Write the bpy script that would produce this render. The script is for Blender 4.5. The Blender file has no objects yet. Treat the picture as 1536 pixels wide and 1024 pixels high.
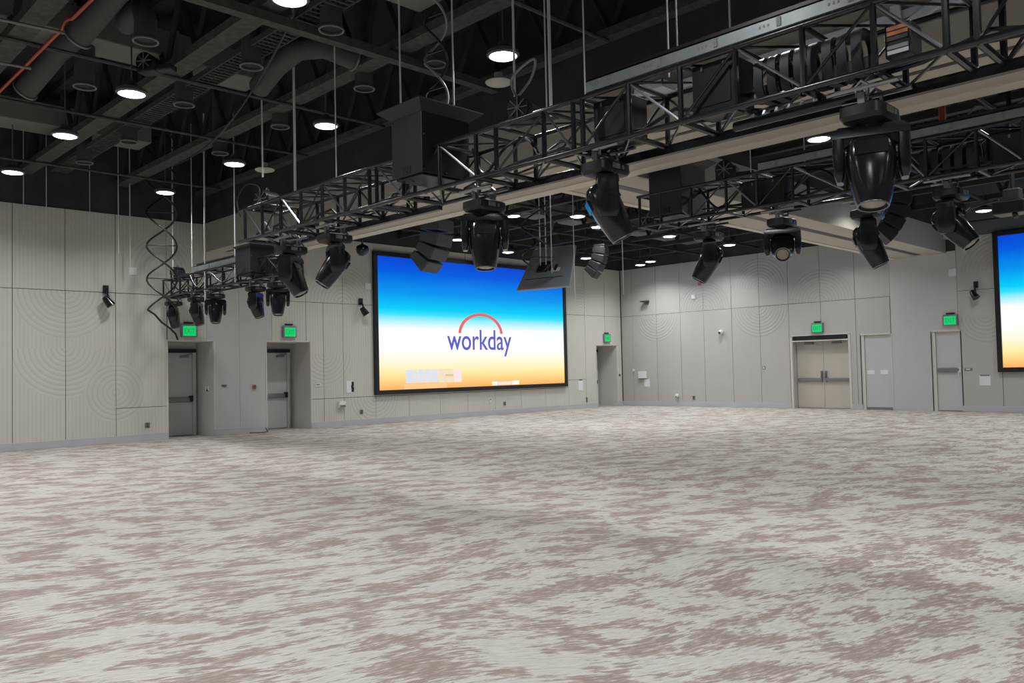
import bpy, math, random
from mathutils import Vector, Matrix
random.seed(7)
PI = math.pi
scene = bpy.context.scene
COL = scene.collection
# x runs along the long left wall (away from the viewer), y across the hall towards that wall, z up; metres
WY = 21.34      # long wall with the first screen
RX = 27.67      # far wall with the double doors
TOP = 5.70      # top edge of the fabric wall panels
DECK = 7.75     # underside of the roof deck

# ------------------------------------------------------------------ materials
def new_mat(name):
    m = bpy.data.materials.new(name); m.use_nodes = True
    nt = m.node_tree; nt.nodes.clear()
    out = nt.nodes.new('ShaderNodeOutputMaterial')
    b = nt.nodes.new('ShaderNodeBsdfPrincipled')
    nt.links.new(b.outputs[0], out.inputs[0])
    return m, nt, b

class G:
    def __init__(s, nt): s.nt = nt
    def n(s, t, **k):
        x = s.nt.nodes.new(t)
        for a, v in k.items(): setattr(x, a, v)
        return x
    def l(s, a, b): s.nt.links.new(a, b)
    def m(s, op, a, b=None, c=None):
        x = s.n('ShaderNodeMath', operation=op)
        for i, v in enumerate((a, b, c)):
            if v is None: continue
            if isinstance(v, (int, float)): x.inputs[i].default_value = v
            else: s.l(v, x.inputs[i])
        return x.outputs[0]
    def mix(s, f, a, b):
        x = s.n('ShaderNodeMix', data_type='RGBA')
        for i, v in ((0, f), (6, a), (7, b)):
            if isinstance(v, (int, float)): x.inputs[i].default_value = v
            elif isinstance(v, (tuple, list)): x.inputs[i].default_value = (*v[:3], 1)
            else: s.l(v, x.inputs[i])
        return x.outputs[2]
    def mixf(s, f, a, b):
        x = s.n('ShaderNodeMix', data_type='FLOAT')
        for i, v in ((0, f), (2, a), (3, b)):
            if isinstance(v, (int, float)): x.inputs[i].default_value = v
            else: s.l(v, x.inputs[i])
        return x.outputs[0]
    def ramp(s, f, stops, interp='LINEAR'):
        x = s.n('ShaderNodeValToRGB'); s.l(f, x.inputs[0]); cr = x.color_ramp; cr.interpolation = interp
        while len(cr.elements) < len(stops): cr.elements.new(0.5)
        for e, (p, c) in zip(cr.elements, stops): e.position = p; e.color = (*c[:3], 1)
        return x.outputs[0]
    def noise(s, vec, scale, detail=3, rough=.5):
        x = s.n('ShaderNodeTexNoise'); s.l(vec, x.inputs['Vector'])
        x.inputs['Scale'].default_value = scale; x.inputs['Detail'].default_value = detail
        x.inputs['Roughness'].default_value = rough
        return x.outputs['Fac'], x.outputs['Color']
    def bump(s, h, strength, dist, bsdf):
        x = s.n('ShaderNodeBump'); x.inputs['Strength'].default_value = strength; x.inputs['Distance'].default_value = dist
        s.l(h, x.inputs['Height']); s.l(x.outputs[0], bsdf.inputs['Normal'])

def plain(name, col, rough=.5, metal=0., var=.08, scale=6., spec=.5, bump=0.):
    m, nt, b = new_mat(name); g = G(nt)
    tc = g.n('ShaderNodeTexCoord')
    f, _ = g.noise(tc.outputs['Object'], scale, 3)
    c1 = tuple(c * (1 - var) for c in col); c2 = tuple(min(1, c * (1 + var)) for c in col)
    g.l(g.mix(f, c1, c2), b.inputs['Base Color'])
    b.inputs['Roughness'].default_value = rough; b.inputs['Metallic'].default_value = metal
    b.inputs['Specular IOR Level'].default_value = spec
    if bump: g.bump(f, .5, bump, b)
    return m

def glow(name, col, strength):
    m, nt, b = new_mat(name)
    b.inputs['Base Color'].default_value = (*[c * .3 for c in col], 1)
    b.inputs['Emission Color'].default_value = (*col, 1); b.inputs['Emission Strength'].default_value = strength
    b.inputs['Roughness'].default_value = .4
    return m

def srgb(r, g, b):
    f = lambda c: (c / 255 / 12.92) if c / 255 <= .04045 else ((c / 255 + .055) / 1.055) ** 2.4
    return (f(r), f(g), f(b))

M = {}
M['truss'] = plain('truss_black', (.009, .0105, .0125), .24, .0, .15, 5, .7)
M['bar'] = plain('truss_bright_bar', (.26, .28, .31), .3, .9, .1)
M['black'] = plain('satin_black', (.009, .010, .011), .38, 0, .15, 8, .5)
M['blackgloss'] = plain('gloss_black', (.010, .0115, .0135), .18, 0, .15, 8, .6)
M['housing'] = plain('housing_charcoal', (.020, .024, .029), .5, 0, .1, 5, .4)
M['boxblack'] = plain('box_black', (.014, .0175, .021), .5, 0, .1, 5, .45)
M['alu'] = plain('aluminium_rail', (.27, .30, .31), .42, .5, .2, 9)
M['steelwire'] = plain('steel_wire', (.72, .72, .72), .4, .2, .1)
M['darkwire'] = plain('black_cable', (.02, .02, .022), .45, 0, .1)
M['silvercable'] = plain('grey_cable', (.30, .31, .33), .4, .2, .1)
M['lens'] = plain('lens_glass', (.34, .31, .25), .12, 0, .1, 8, .8)
M['white'] = plain('white_plastic', (.80, .81, .83), .5, 0, .04)
M['paper'] = plain('paper_white', (.80, .82, .86), .8, 0, .03)
M['greyplate'] = plain('grey_plate', (.22, .22, .21), .5, .2, .1)
M['darkplate'] = plain('dark_plate', (.06, .055, .05), .5, 0, .1)
M['ceil'] = plain('ceiling_black_paint', (.012, .012, .013), .9, 0, .3, 2)
M['plenum'] = plain('black_upper_wall', (.055, .055, .054), .9, 0, .5, 1.5, .2)
M['joist'] = plain('joist_sprayed_grey', (.085, .082, .075), .95, 0, .55, 9, .2, .02)
M['joistdark'] = plain('joist_dark', (.040, .039, .037), .8, 0, .3, 4, .3)
M['duct'] = plain('duct_dark_grey', (.19, .185, .168), .7, 0, .2, 1.4, .3)
M['ductrim'] = plain('duct_rim', (.20, .20, .19), .5, .3, .1)
M['tube'] = plain('duct_tube', (.075, .073, .067), .7, 0, .35, 3, .3)
M['red'] = plain('red_pipe', (.42, .08, .06), .5, 0, .1)
M['redlight'] = plain('red_plastic', (.55, .16, .15), .5, 0, .1)
M['smooth'] = plain('pocket_wall_paint', (.56, .56, .55), .75, 0, .03, .8, .3)
M['bulk'] = plain('bulkhead_beige', (.40, .375, .33), .75, 0, .03, .8, .3)
M['soffit'] = plain('soffit_tan', (.50, .46, .39), .7, 0, .03, .8, .3)
M['lip'] = plain('soffit_lip', (.66, .61, .53), .6, 0, .03, .8, .3)
M['base'] = plain('baseboard_grey', (.50, .515, .53), .6, 0, .05, 2)
M['trim'] = plain('frame_paint', (.66, .64, .58), .55, 0, .04)
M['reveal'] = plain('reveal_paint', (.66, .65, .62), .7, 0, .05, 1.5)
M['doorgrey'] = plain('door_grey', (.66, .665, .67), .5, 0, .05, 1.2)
M['doortan'] = plain('door_tan', (.55, .515, .445), .5, 0, .04, 1.2)
M['doorlight'] = plain('door_light_grey', (.56, .57, .58), .55, 0, .04, 1.2)
M['chrome'] = plain('brushed_steel', (.30, .31, .32), .35, .85, .1)
M['steelblue'] = plain('pale_steel', (.62, .66, .74), .45, 0, .08, 3)
M['speaker'] = plain('speaker_grey', (.10, .112, .124), .6, 0, .12, 6, .4)
M['speakerdark'] = plain('speaker_grille', (.014, .017, .024), .6, 0, .15, 14)
M['panelback'] = plain('display_back', (.30, .345, .38), .42, .3, .12, 2.2)
M['bezel'] = plain('screen_bezel', (.012, .013, .016), .35, 0, .1)
M['lampshell'] = plain('lamp_shell', (.10, .10, .12), .45, 0, .1)
M['dish'] = plain('pendant_dish_white', (.55, .54, .50), .5, 0, .1)
M['orange'] = plain('orange_strip', (.50, .20, .09), .5, 0, .1)
M['lit'] = glow('lamp_lens', (.93, .96, 1.0), 14.)
M['bluegrey'] = plain('blue_grey_fascia', (.13, .145, .17), .7, 0, .1, 1.2)
M['exitgreen'] = glow('exit_green', srgb(10, 192, 104), 1.0)
M['exitletter'] = glow('exit_letters', srgb(0, 140, 74), 1.0)

def wall_fabric(name, along, ribs, tone, relief, centres):
    """ribbed acoustic panels with concentric rings; along = axis of the wall, centres = (pos, z, radius, half)"""
    m, nt, b = new_mat(name); g = G(nt)
    geo = g.n('ShaderNodeNewGeometry'); sep = g.n('ShaderNodeSeparateXYZ'); g.l(geo.outputs['Position'], sep.inputs[0])
    X = sep.outputs['X' if along == 'x' else 'Y']; Z = sep.outputs['Z']
    h = g.m('SINE', g.m('MULTIPLY', X, 2 * PI / .085))
    h = g.m('MULTIPLY', h, ribs)
    for (cx, cz, R, half) in centres:
        dx = g.m('SUBTRACT', X, cx); dz = g.m('SUBTRACT', Z, cz)
        d = g.m('SQRT', g.m('ADD', g.m('MULTIPLY', dx, dx), g.m('MULTIPLY', dz, dz)))
        mask = g.m('LESS_THAN', d, R)
        if half == 'up': mask = g.m('MULTIPLY', mask, g.m('GREATER_THAN', dz, 0.))
        if half == 'down': mask = g.m('MULTIPLY', mask, g.m('LESS_THAN', dz, 0.))
        r = g.m('SINE', g.m('MULTIPLY', d, 2 * PI / .115))
        h = g.mixf(mask, h, r)
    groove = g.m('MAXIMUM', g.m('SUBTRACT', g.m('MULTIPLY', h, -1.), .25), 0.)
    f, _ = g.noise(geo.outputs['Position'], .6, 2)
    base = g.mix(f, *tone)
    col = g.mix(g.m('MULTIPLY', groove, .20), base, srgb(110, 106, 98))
    g.l(col, b.inputs['Base Color']); b.inputs['Roughness'].default_value = .8; b.inputs['Specular IOR Level'].default_value = .3
    g.bump(h, relief, .012, b)
    return m
S = 3.73
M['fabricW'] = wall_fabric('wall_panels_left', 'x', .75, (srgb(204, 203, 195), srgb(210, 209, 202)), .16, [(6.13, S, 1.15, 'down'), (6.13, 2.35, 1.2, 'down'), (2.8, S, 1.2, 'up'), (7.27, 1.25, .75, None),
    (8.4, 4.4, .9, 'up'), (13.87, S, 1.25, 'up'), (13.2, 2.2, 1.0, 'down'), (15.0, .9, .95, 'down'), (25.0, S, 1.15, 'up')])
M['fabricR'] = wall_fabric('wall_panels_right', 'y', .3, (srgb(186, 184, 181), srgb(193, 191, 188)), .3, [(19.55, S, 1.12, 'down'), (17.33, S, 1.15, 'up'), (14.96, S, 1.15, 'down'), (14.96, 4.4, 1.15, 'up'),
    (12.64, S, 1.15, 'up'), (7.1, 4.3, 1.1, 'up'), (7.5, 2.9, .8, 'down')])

def carpet():
    m, nt, b = new_mat('carpet_streaked'); g = G(nt)
    geo = g.n('ShaderNodeNewGeometry')
    P = geo.outputs['Position']
    def warp(src, scale, amp):
        _, wc = g.noise(src, scale, 2)
        w = g.n('ShaderNodeVectorMath', operation='SUBTRACT'); g.l(wc, w.inputs[0]); w.inputs[1].default_value = (.5, .5, .5)
        w2 = g.n('ShaderNodeVectorMath', operation='SCALE'); g.l(w.outputs[0], w2.inputs[0]); w2.inputs['Scale'].default_value = amp
        w3 = g.n('ShaderNodeVectorMath', operation='ADD'); g.l(src, w3.inputs[0]); g.l(w2.outputs[0], w3.inputs[1])
        return w3.outputs[0]
    W1 = warp(P, .22, 1.6)
    def streak(deg, sx, sy, det, ro):
        r = g.n('ShaderNodeVectorRotate', rotation_type='Z_AXIS'); g.l(W1, r.inputs['Vector']); r.inputs['Angle'].default_value = math.radians(deg)
        mp = g.n('ShaderNodeMapping'); g.l(r.outputs[0], mp.inputs['Vector']); mp.inputs['Scale'].default_value = (sx, sy, 1)
        return g.noise(mp.outputs[0], 1., det, ro)[0]
    big = streak(22, 1.9, 3.4, 2, .5)
    mid = streak(22, 4.6, 14., 3, .6)
    fine = streak(18, 10., 46., 3, .6)
    loop = g.noise(P, 95., 2, .5)[0]
    t = g.m('ADD', g.m('ADD', g.m('MULTIPLY', big, .44), g.m('MULTIPLY', mid, .36)), g.m('MULTIPLY', fine, .26))
    t = g.m('ADD', t, g.m('MULTIPLY', g.m('SUBTRACT', loop, .5), .06))
    # tufted two-colour pattern
    f = g.ramp(t, [(.0, (0, 0, 0)), (.516, (0, 0, 0)), (.54, (.7, .7, .7)), (.58, (1, 1, 1))])
    light = g.mix(g.ramp(fine, [(.40, (0, 0, 0)), (.62, (1, 1, 1))]), srgb(202, 201, 195), srgb(184, 183, 177))
    light = g.mix(g.m('MULTIPLY', loop, .25), light, srgb(170, 168, 160))
    dark = g.mix(loop, srgb(134, 121, 114), srgb(166, 153, 145))
    dark = g.mix(g.ramp(fine, [(.38, (.6, .6, .6)), (.52, (0, 0, 0))]), dark, srgb(186, 176, 168))
    c = g.mix(f, light, dark)
    g.l(c, b.inputs['Base Color']); b.inputs['Roughness'].default_value = .95; b.inputs['Specular IOR Level'].default_value = .1
    g.bump(loop, .4, .01, b)
    return m
M['carpet'] = carpet()

def display_mat(name, z0, z1):
    m, nt, b = new_mat(name); g = G(nt)
    geo = g.n('ShaderNodeNewGeometry'); sep = g.n('ShaderNodeSeparateXYZ'); g.l(geo.outputs['Position'], sep.inputs[0])
    t = g.m('DIVIDE', g.m('SUBTRACT', z1, sep.outputs['Z']), z1 - z0)
    c = g.ramp(t, [(0, srgb(8, 70, 212)), (.10, srgb(0, 92, 224)), (.27, srgb(0, 152, 242)), (.39, srgb(0, 208, 250)), (.43, srgb(60, 225, 252)),
                   (.49, srgb(190, 245, 254)), (.54, srgb(253, 254, 254)), (.70, srgb(255, 255, 252)), (.79, srgb(255, 251, 222)), (.87, srgb(255, 240, 172)), (.94, srgb(254, 212, 132)), (1, srgb(251, 178, 104))])
    b.inputs['Base Color'].default_value = (.005, .005, .005, 1); b.inputs['Roughness'].default_value = .35; b.inputs['Specular IOR Level'].default_value = .1
    g.l(c, b.inputs['Emission Color']); b.inputs['Emission Strength'].default_value = 1.0
    return m

# ------------------------------------------------------------------ mesh helpers
class MB:
    def __init__(s): s.v = []; s.f = []; s.mi = []
    def add(s, vs, fs, mi=0):
        o = len(s.v); s.v += [tuple(v) for v in vs]; s.f += [tuple(i + o for i in f) for f in fs]; s.mi += [mi] * len(fs)
        return s
    def box(s, a, b, mi=0):
        x0, x1 = sorted((a[0], b[0])); y0, y1 = sorted((a[1], b[1])); z0, z1 = sorted((a[2], b[2]))
        return s.add([(x0, y0, z0), (x1, y0, z0), (x1, y1, z0), (x0, y1, z0), (x0, y0, z1), (x1, y0, z1), (x1, y1, z1), (x0, y1, z1)],
              [(0, 3, 2, 1), (4, 5, 6, 7), (0, 1, 5, 4), (1, 2, 6, 5), (2, 3, 7, 6), (3, 0, 4, 7)], mi)
    def obox(s, c, size, rot, mi=0):
        hx, hy, hz = [d / 2 for d in size]
        t = MB().box((-hx, -hy, -hz), (hx, hy, hz))
        return s.add([Vector(c) + rot @ Vector(v) for v in t.v], t.f, mi)
    def tube(s, path, r, n=8, mi=0, caps=True):
        pts = [Vector(p) for p in path]; rings = []
        rr = r if isinstance(r, (list, tuple)) else [r] * len(pts)
        prev = None
        for i, p in enumerate(pts):
            d = (pts[min(i + 1, len(pts) - 1)] - pts[max(i - 1, 0)]).normalized()
            if prev is None:
                a = Vector((0, 0, 1)) if abs(d.z) < .9 else Vector((1, 0, 0))
                prev = d.cross(a).normalized()
            prev = (prev - d * prev.dot(d)).normalized(); q = d.cross(prev)
            rings.append([p + (prev * math.cos(2 * PI * k / n) + q * math.sin(2 * PI * k / n)) * rr[i] for k in range(n)])
        vs = [v for ring in rings for v in ring]; fs = []
        for i in range(len(rings) - 1):
            for k in range(n):
                fs.append((i * n + k, i * n + (k + 1) % n, (i + 1) * n + (k + 1) % n, (i + 1) * n + k))
        if caps:
            fs.append(tuple(range(n - 1, -1, -1))); fs.append(tuple(range((len(rings) - 1) * n, len(rings) * n)))
        return s.add(vs, fs, mi)
    def loft(s, secs, mi=0, caps=True):
        n = len(secs[0]); vs = [v for sec in secs for v in sec]; fs = []
        for i in range(len(secs) - 1):
            for k in range(n):
                fs.append((i * n + k, i * n + (k + 1) % n, (i + 1) * n + (k + 1) % n, (i + 1) * n + k))
        if caps:
            fs.append(tuple(range(n - 1, -1, -1))); fs.append(tuple(range((len(secs) - 1) * n, len(secs) * n)))
        return s.add(vs, fs, mi)
    def lathe(s, prof, c=(0, 0, 0), n=24, mi=0, axis='z'):
        secs = []
        for (r, h) in prof:
            ring = []
            for k in range(n):
                a = 2 * PI * k / n; x, y = r * math.cos(a), r * math.sin(a)
                p = (x, y, h) if axis == 'z' else ((h, x, y) if axis == 'x' else (x, h, y))
                ring.append((c[0] + p[0], c[1] + p[1], c[2] + p[2]))
            secs.append(ring)
        return s.loft(secs, mi)
    def ring(s, c, R, r, n=24, k=6, mi=0, zs=1.):
        path = [(c[0] + R * math.cos(2 * PI * i / n), c[1] + R * math.sin(2 * PI * i / n), c[2]) for i in range(n + 1)]
        return s.tube(path, r, k, mi, False)
    def build(s, name, mat, parent=None, smooth=None, bevel=0., local=False):
        me = bpy.data.meshes.new(name)
        off = Vector((0, 0, 0))
        if parent is not None and not local:
            p = parent
            while p is not None: off += p.location; p = p.parent
        me.from_pydata([Vector(v) - off for v in s.v], [], s.f)
        mats = mat if isinstance(mat, (list, tuple)) else [mat]
        for m in mats: me.materials.append(M[m] if isinstance(m, str) else m)
        me.polygons.foreach_set('material_index', s.mi)
        import bmesh
        bm = bmesh.new(); bm.from_mesh(me); bmesh.ops.recalc_face_normals(bm, faces=bm.faces); bm.to_mesh(me); bm.free()
        if smooth:
            me.polygons.foreach_set('use_smooth', [True] * len(me.polygons)); me.set_sharp_from_angle(angle=math.radians(smooth))
        o = bpy.data.objects.new(name, me); COL.objects.link(o)
        if parent is not None: o.parent = parent
        if bevel:
            bv = o.modifiers.new('bevel', 'BEVEL'); bv.width = bevel; bv.segments = 2; bv.limit_method = 'ANGLE'
        return o

def tag(o, label=None, cat=None, group=None, kind=None):
    if label: o['label'] = label
    if cat: o['category'] = cat
    if group: o['group'] = group
    if kind: o['kind'] = kind
    return o
def thing(name, label, cat, loc, group=None, kind=None):
    o = bpy.data.objects.new(name, None); COL.objects.link(o); o.location = loc; o.empty_display_size = .1
    return tag(o, label, cat, group, kind)
def copy_tree(o, parent=None):
    c = o.copy(); COL.objects.link(c)
    if parent is not None: c.parent = parent
    for ch in list(o.children): copy_tree(ch, c)
    return c
def struct(o, label, cat): return tag(o, label, cat, None, 'structure')

def text_mesh(body, size, mat, parent, loc, rotz, name, sx=1., depth=.002, bold=0., width=None):
    cu = bpy.data.curves.new('t', 'FONT'); cu.body = body; cu.size = size; cu.align_x = 'CENTER'; cu.align_y = 'BOTTOM_BASELINE'
    cu.extrude = depth; cu.offset = bold
    ob = bpy.data.objects.new('t', cu); COL.objects.link(ob)
    dg = bpy.context.evaluated_depsgraph_get(); me = bpy.data.meshes.new_from_object(ob.evaluated_get(dg))
    bpy.data.objects.remove(ob); me.name = name; me.materials.clear(); me.materials.append(M[mat])
    if width: sx = width / (2 * max(v.co.x for v in me.vertices))
    o = bpy.data.objects.new(name, me); COL.objects.link(o); o.parent = parent
    o.matrix_local = Matrix.Translation(loc) @ Matrix.Rotation(rotz, 4, 'Z') @ Matrix.Rotation(PI / 2, 4, 'X') @ Matrix.Diagonal((sx, 1, 1, 1))
    return o

# ------------------------------------------------------------------ room shell
def sub_rects(r, holes):
    out = [r]
    for (a0, a1, b0, b1) in holes:
        nxt = []
        for (x0, x1, z0, z1) in out:
            if a1 <= x0 or a0 >= x1 or b1 <= z0 or b0 >= z1: nxt.append((x0, x1, z0, z1)); continue
            if a0 > x0: nxt.append((x0, a0, z0, z1))
            if a1 < x1: nxt.append((a1, x1, z0, z1))
            c0, c1 = max(a0, x0), min(a1, x1)
            if b0 > z0: nxt.append((c0, c1, z0, b0))
            if b1 < z1: nxt.append((c0, c1, b1, z1))
        out = nxt
    return [q for q in out if q[1] - q[0] > .02 and q[3] - q[2] > .02]

def wall(name, along, plane, lo, hi, panels, holes, mats, label):
    """panels: list of (a0,a1,z0,z1,mat index)"""
    mb = MB(); gap = .007; fat = .03
    def bx(a0, a1, z0, z1, d0, d1, mi):
        if along == 'x': mb.box((a0, plane + d0, z0), (a1, plane + d1, z1), mi)
        else: mb.box((plane + d0, a0, z0), (plane + d1, a1, z1), mi)
    for (a0, a1, z0, z1, mi) in panels:
        g = gap if mi == 0 else .003
        for (x0, x1, y0, y1) in sub_rects((a0 + g, a1 - g, z0 + (g if z0 > .1 else 0), z1 - g), holes): bx(x0, x1, y0, y1, 0, fat, mi)
    for (x0, x1, y0, y1) in sub_rects((lo, hi, 0, TOP), holes): bx(x0, x1, y0, y1, fat, .16, 2)
    bx(lo, hi, TOP, DECK, .032, .16, 3)
    return struct(mb.build(name, mats, None), label, 'wall')

D1 = (8.55, 9.78, 0, 2.55); D2 = (11.33, 12.73, 0, 2.55); D3 = (25.95, 27.30, 0, 2.52)
pan = []
us = [-10, -8.85, -7.7, -6.55, -5.4, -4.1, -2.95, -1.8, -.65, .5, 1.65, 2.75, 3.88, 5.02, 6.13, 7.27, 8.53]
for a, b in zip(us, us[1:]):
    if b > 8: pan += [(a, b, 0, .86, 0), (a, b, .86, S, 0)]
    else: pan += [(a, b, 0, S, 0)]
    pan.append((a, b, S, TOP, 0))
pan += [(8.53, 9.60, 0, S, 0), (8.53, 9.60, S, TOP, 0)]
pan += [(9.60, 10.52, 0, 5.0, 1), (10.52, 11.50, 0, 5.0, 1)]
us = [11.50, 12.60, 13.18, 13.87, 15.04]
for a, b in zip(us, us[1:]): pan += [(a, b, 0, .86, 0), (a, b, .86, S, 0)]
us = [11.50, 12.60, 13.87, 15.04]
for a, b in zip(us, us[1:]): pan.append((a, b, S, TOP, 0))
us = [15.04, 16.35, 17.65, 18.9, 20.21, 21.54, 22.87, 24.20]
for a, b in zip(us, us[1:]): pan += [(a, b, 0, .86, 0), (a, b, .86, S, 0), (a, b, S, TOP, 0)]
us = [24.20, 25.27, 26.55, 27.62]
for a, b in zip(us, us[1:]): pan += [(a, b, 0, 1.15 if b < 26 else S, 0), (a, b, 1.15 if b < 26 else S, S, 0), (a, b, S, TOP, 0)]
pan = [p for p in pan if p[3] > p[2]]
wall('wall_left', 'x', WY, -10, RX + .2, pan, [D1, D2, D3], ['fabricW', 'smooth', 'darkplate', 'plenum'], 'long ribbed fabric panelled wall with the large screen in view')

DD = (11.70, 13.72, 0, 2.55); D5 = (10.30, 11.28, 0, 2.50); D6 = (8.22, 9.05, 0, 2.50)
pan = []
ys = [13.82, 14.96, 16.11, 17.33, 18.4, 19.55, 20.76, WY]
for a, b in zip(ys, ys[1:]):
    pan += [(a, b, 0, S, 0), (a, b, S, TOP, 0)]
for a, b in ((12.64, 13.82), (11.43, 12.64), (10.28, 11.43)): pan += [(a, b, 0, S, 0), (a, b, S, TOP, 0)]
pan += [(8.26, 10.28, 0, 5.0, 1)]
ys = [8.26 - 1.16 * k for k in range(0, 18)]
for b, a in zip(ys, ys[1:]): pan += [(a, b, 0, S, 0), (a, b, S, TOP, 0)]
pan = [(p[0], p[1], p[2], min(p[3], 5.40), p[4]) if p[1] < 8.3 else p for p in pan]
pan += [(-11.5, 8.50, 5.40, 5.82, 4), (-11.5, 8.50, 5.86, 7.6, 4)]
wall('wall_right', 'y', RX, -11.5, WY, pan, [DD, D5, D6], ['fabricR', 'smooth', 'darkplate', 'plenum', 'bluegrey'], 'far ribbed fabric panelled wall with the tan double doors')
wb = MB().box((-10.2, -11.6, 0), (-10, WY, DECK)); struct(wb.build('wall_back', 'smooth'), 'plain wall behind the viewer', 'wall')
wb = MB().box((-10, -11.7, 0), (RX, -11.5, DECK)); struct(wb.build('wall_side', 'smooth'), 'plain wall at the far right out of view', 'wall')
fl = MB().box((-10.2, -11.7, -.1), (RX + 1.5, WY + 1.6, 0)); struct(fl.build('floor', 'carpet'), 'cream and brown streaked carpet covering the hall floor', 'floor')
cl = MB().box((-10.2, -11.7, DECK), (RX + .3, WY + .3, DECK + .15)); struct(cl.build('ceiling', 'ceil'), 'black painted roof deck above joists and ducts', 'ceiling')

# bulkheads of the folding partitions
AX0, AX1 = 9.58, 11.50
mb = MB()
mb.box((AX0, -11.5, 4.95), (AX1, WY, 5.72), 0)
mb.box((AX0 + .03, -11.5, 5.72), (AX1 - .03, WY + .02, DECK), 2)
mb.box((AX0 + .02, -11.5, 4.945), (AX1 - .10, WY, 4.952), 1)
mb.box((AX1 - .30, -11.5, 4.925), (AX1 + .01, WY, 4.955), 4)
mb.box((AX0 + .36, -11.5, 4.938), (AX0 + .46, WY - .45, 4.9452), 3)
struct(mb.build('wall_bulkhead_long', ['bulk', 'soffit', 'plenum', 'darkplate', 'lip']), 'beige bulkhead carrying the partition track, running from the long wall over the hall', 'bulkhead')
BY0, BY1 = 8.53, 10.20
mb = MB()
mb.box((AX1, BY0, 4.95), (RX, BY1, 5.72), 0)
mb.box((AX1, BY0 + .03, 5.72), (RX + .02, BY1 - .03, DECK), 2)
mb.box((AX1 + .02, BY0 + .02, 4.945), (RX, BY1 - .08, 4.952), 1)
mb.box((AX1 + .02, BY1 - .16, 4.925), (RX, BY1 + .01, 4.955), 4)
mb.box((AX1 + .4, BY0 + .62, 4.938), (RX - .35, BY0 + .82, 4.9452), 3)
struct(mb.build('wall_bulkhead_cross', ['bulk', 'soffit', 'plenum', 'darkplate', 'lip']), 'beige bulkhead with dark track slot meeting the far wall', 'bulkhead')

# baseboards
mb = MB()
for a, b in ((-10, 8.55), (9.78, 11.33), (12.73, 25.95), (27.30, RX)): mb.box((a, WY - .022, 0), (b, WY, .18))
struct(mb.build('baseboard_left', 'base', bevel=.006), 'pale grey baseboard along the long left wall', 'baseboard')
mb = MB()
for a, b in ((13.80, WY - .02), (11.28, 11.64), (-11.5, 8.22)): mb.box((RX - .022, a, 0), (RX, b, .18))
struct(mb.build('baseboard_right', 'base', bevel=.006), 'pale grey baseboard along the far right wall', 'baseboard')

# ------------------------------------------------------------------ doors
def deep_door(num, hole, depth, leaf_w, label):
    a0, a1, _, h = hole
    d = thing('door_%d' % num, label, 'door', (a0, WY, 0), None, 'structure')
    mb = MB(); y0, y1 = WY + .001, WY + depth; t = .03
    mb.box((a0 - t, y0, 0), (a0 + .012, y1 + .1, h)); mb.box((a1 - .012, y0, 0), (a1 + t, y1 + .1, h)); mb.box((a0 - t, y0, h - .012), (a1 + t, y1 + .1, h + t))
    mb.box((a0 - t, y1 + .06, 0), (a1 + t, y1 + .1, h))
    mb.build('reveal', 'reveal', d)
    mb = MB(); w = .035
    mb.box((a0 - w, WY - .012, 0), (a0, WY + .04, h + w)); mb.box((a1, WY - .012, 0), (a1 + w, WY + .04, h + w)); mb.box((a0, WY - .012, h), (a1, WY + .04, h + w))
    mb.build('trim', 'trim', d, bevel=.004)
    lx1 = a0 + leaf_w
    mb = MB(); mb.box((a0, y1 - .06, 0), (a0 + .05, y1 + .06, 2.36)); mb.box((lx1, y1 - .06, 0), (lx1 + .09, y1 + .06, 2.36))
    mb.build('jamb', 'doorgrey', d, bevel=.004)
    tag(MB().box((a0, y1 - .08, 2.27), (lx1 + .09, y1 + .06, 2.37)).build('header', 'black', d), 'black header strip')
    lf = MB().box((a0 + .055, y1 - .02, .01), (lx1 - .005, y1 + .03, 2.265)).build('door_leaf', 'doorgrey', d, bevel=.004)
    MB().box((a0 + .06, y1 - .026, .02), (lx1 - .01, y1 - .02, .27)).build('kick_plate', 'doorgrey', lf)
    pb = MB(); pb.box((a0 + .09, y1 - .10, .93), (lx1 - .03, y1 - .045, 1.03)); pb.box((a0 + .09, y1 - .05, .91), (lx1 - .02, y1 - .021, 1.05))
    tag(pb.build('push_bar', 'chrome', lf, bevel=.006), 'steel push bar')
    MB().box((lx1 - .10, y1 - .13, .92), (lx1 - .02, y1 - .02, 1.08)).build('latch_box', 'black', lf, bevel=.006)
    cb = MB(); cb.box((lx1 - .34, y1 - .08, 2.13), (lx1 - .10, y1 - .022, 2.18)); cb.tube([(lx1 - .3, y1 - .1, 2.16), (lx1 - .08, y1 - .16, 2.22), (lx1 - .05, y1 - .05, 2.25)], .012, 6)
    cb.build('door_closer', 'chrome', lf)
    return d
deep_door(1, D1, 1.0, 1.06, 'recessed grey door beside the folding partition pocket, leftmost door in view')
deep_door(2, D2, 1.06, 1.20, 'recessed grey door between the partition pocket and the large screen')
deep_door(3, D3, 1.0, 1.15, 'narrow recessed door beside the far corner of the hall')

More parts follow.
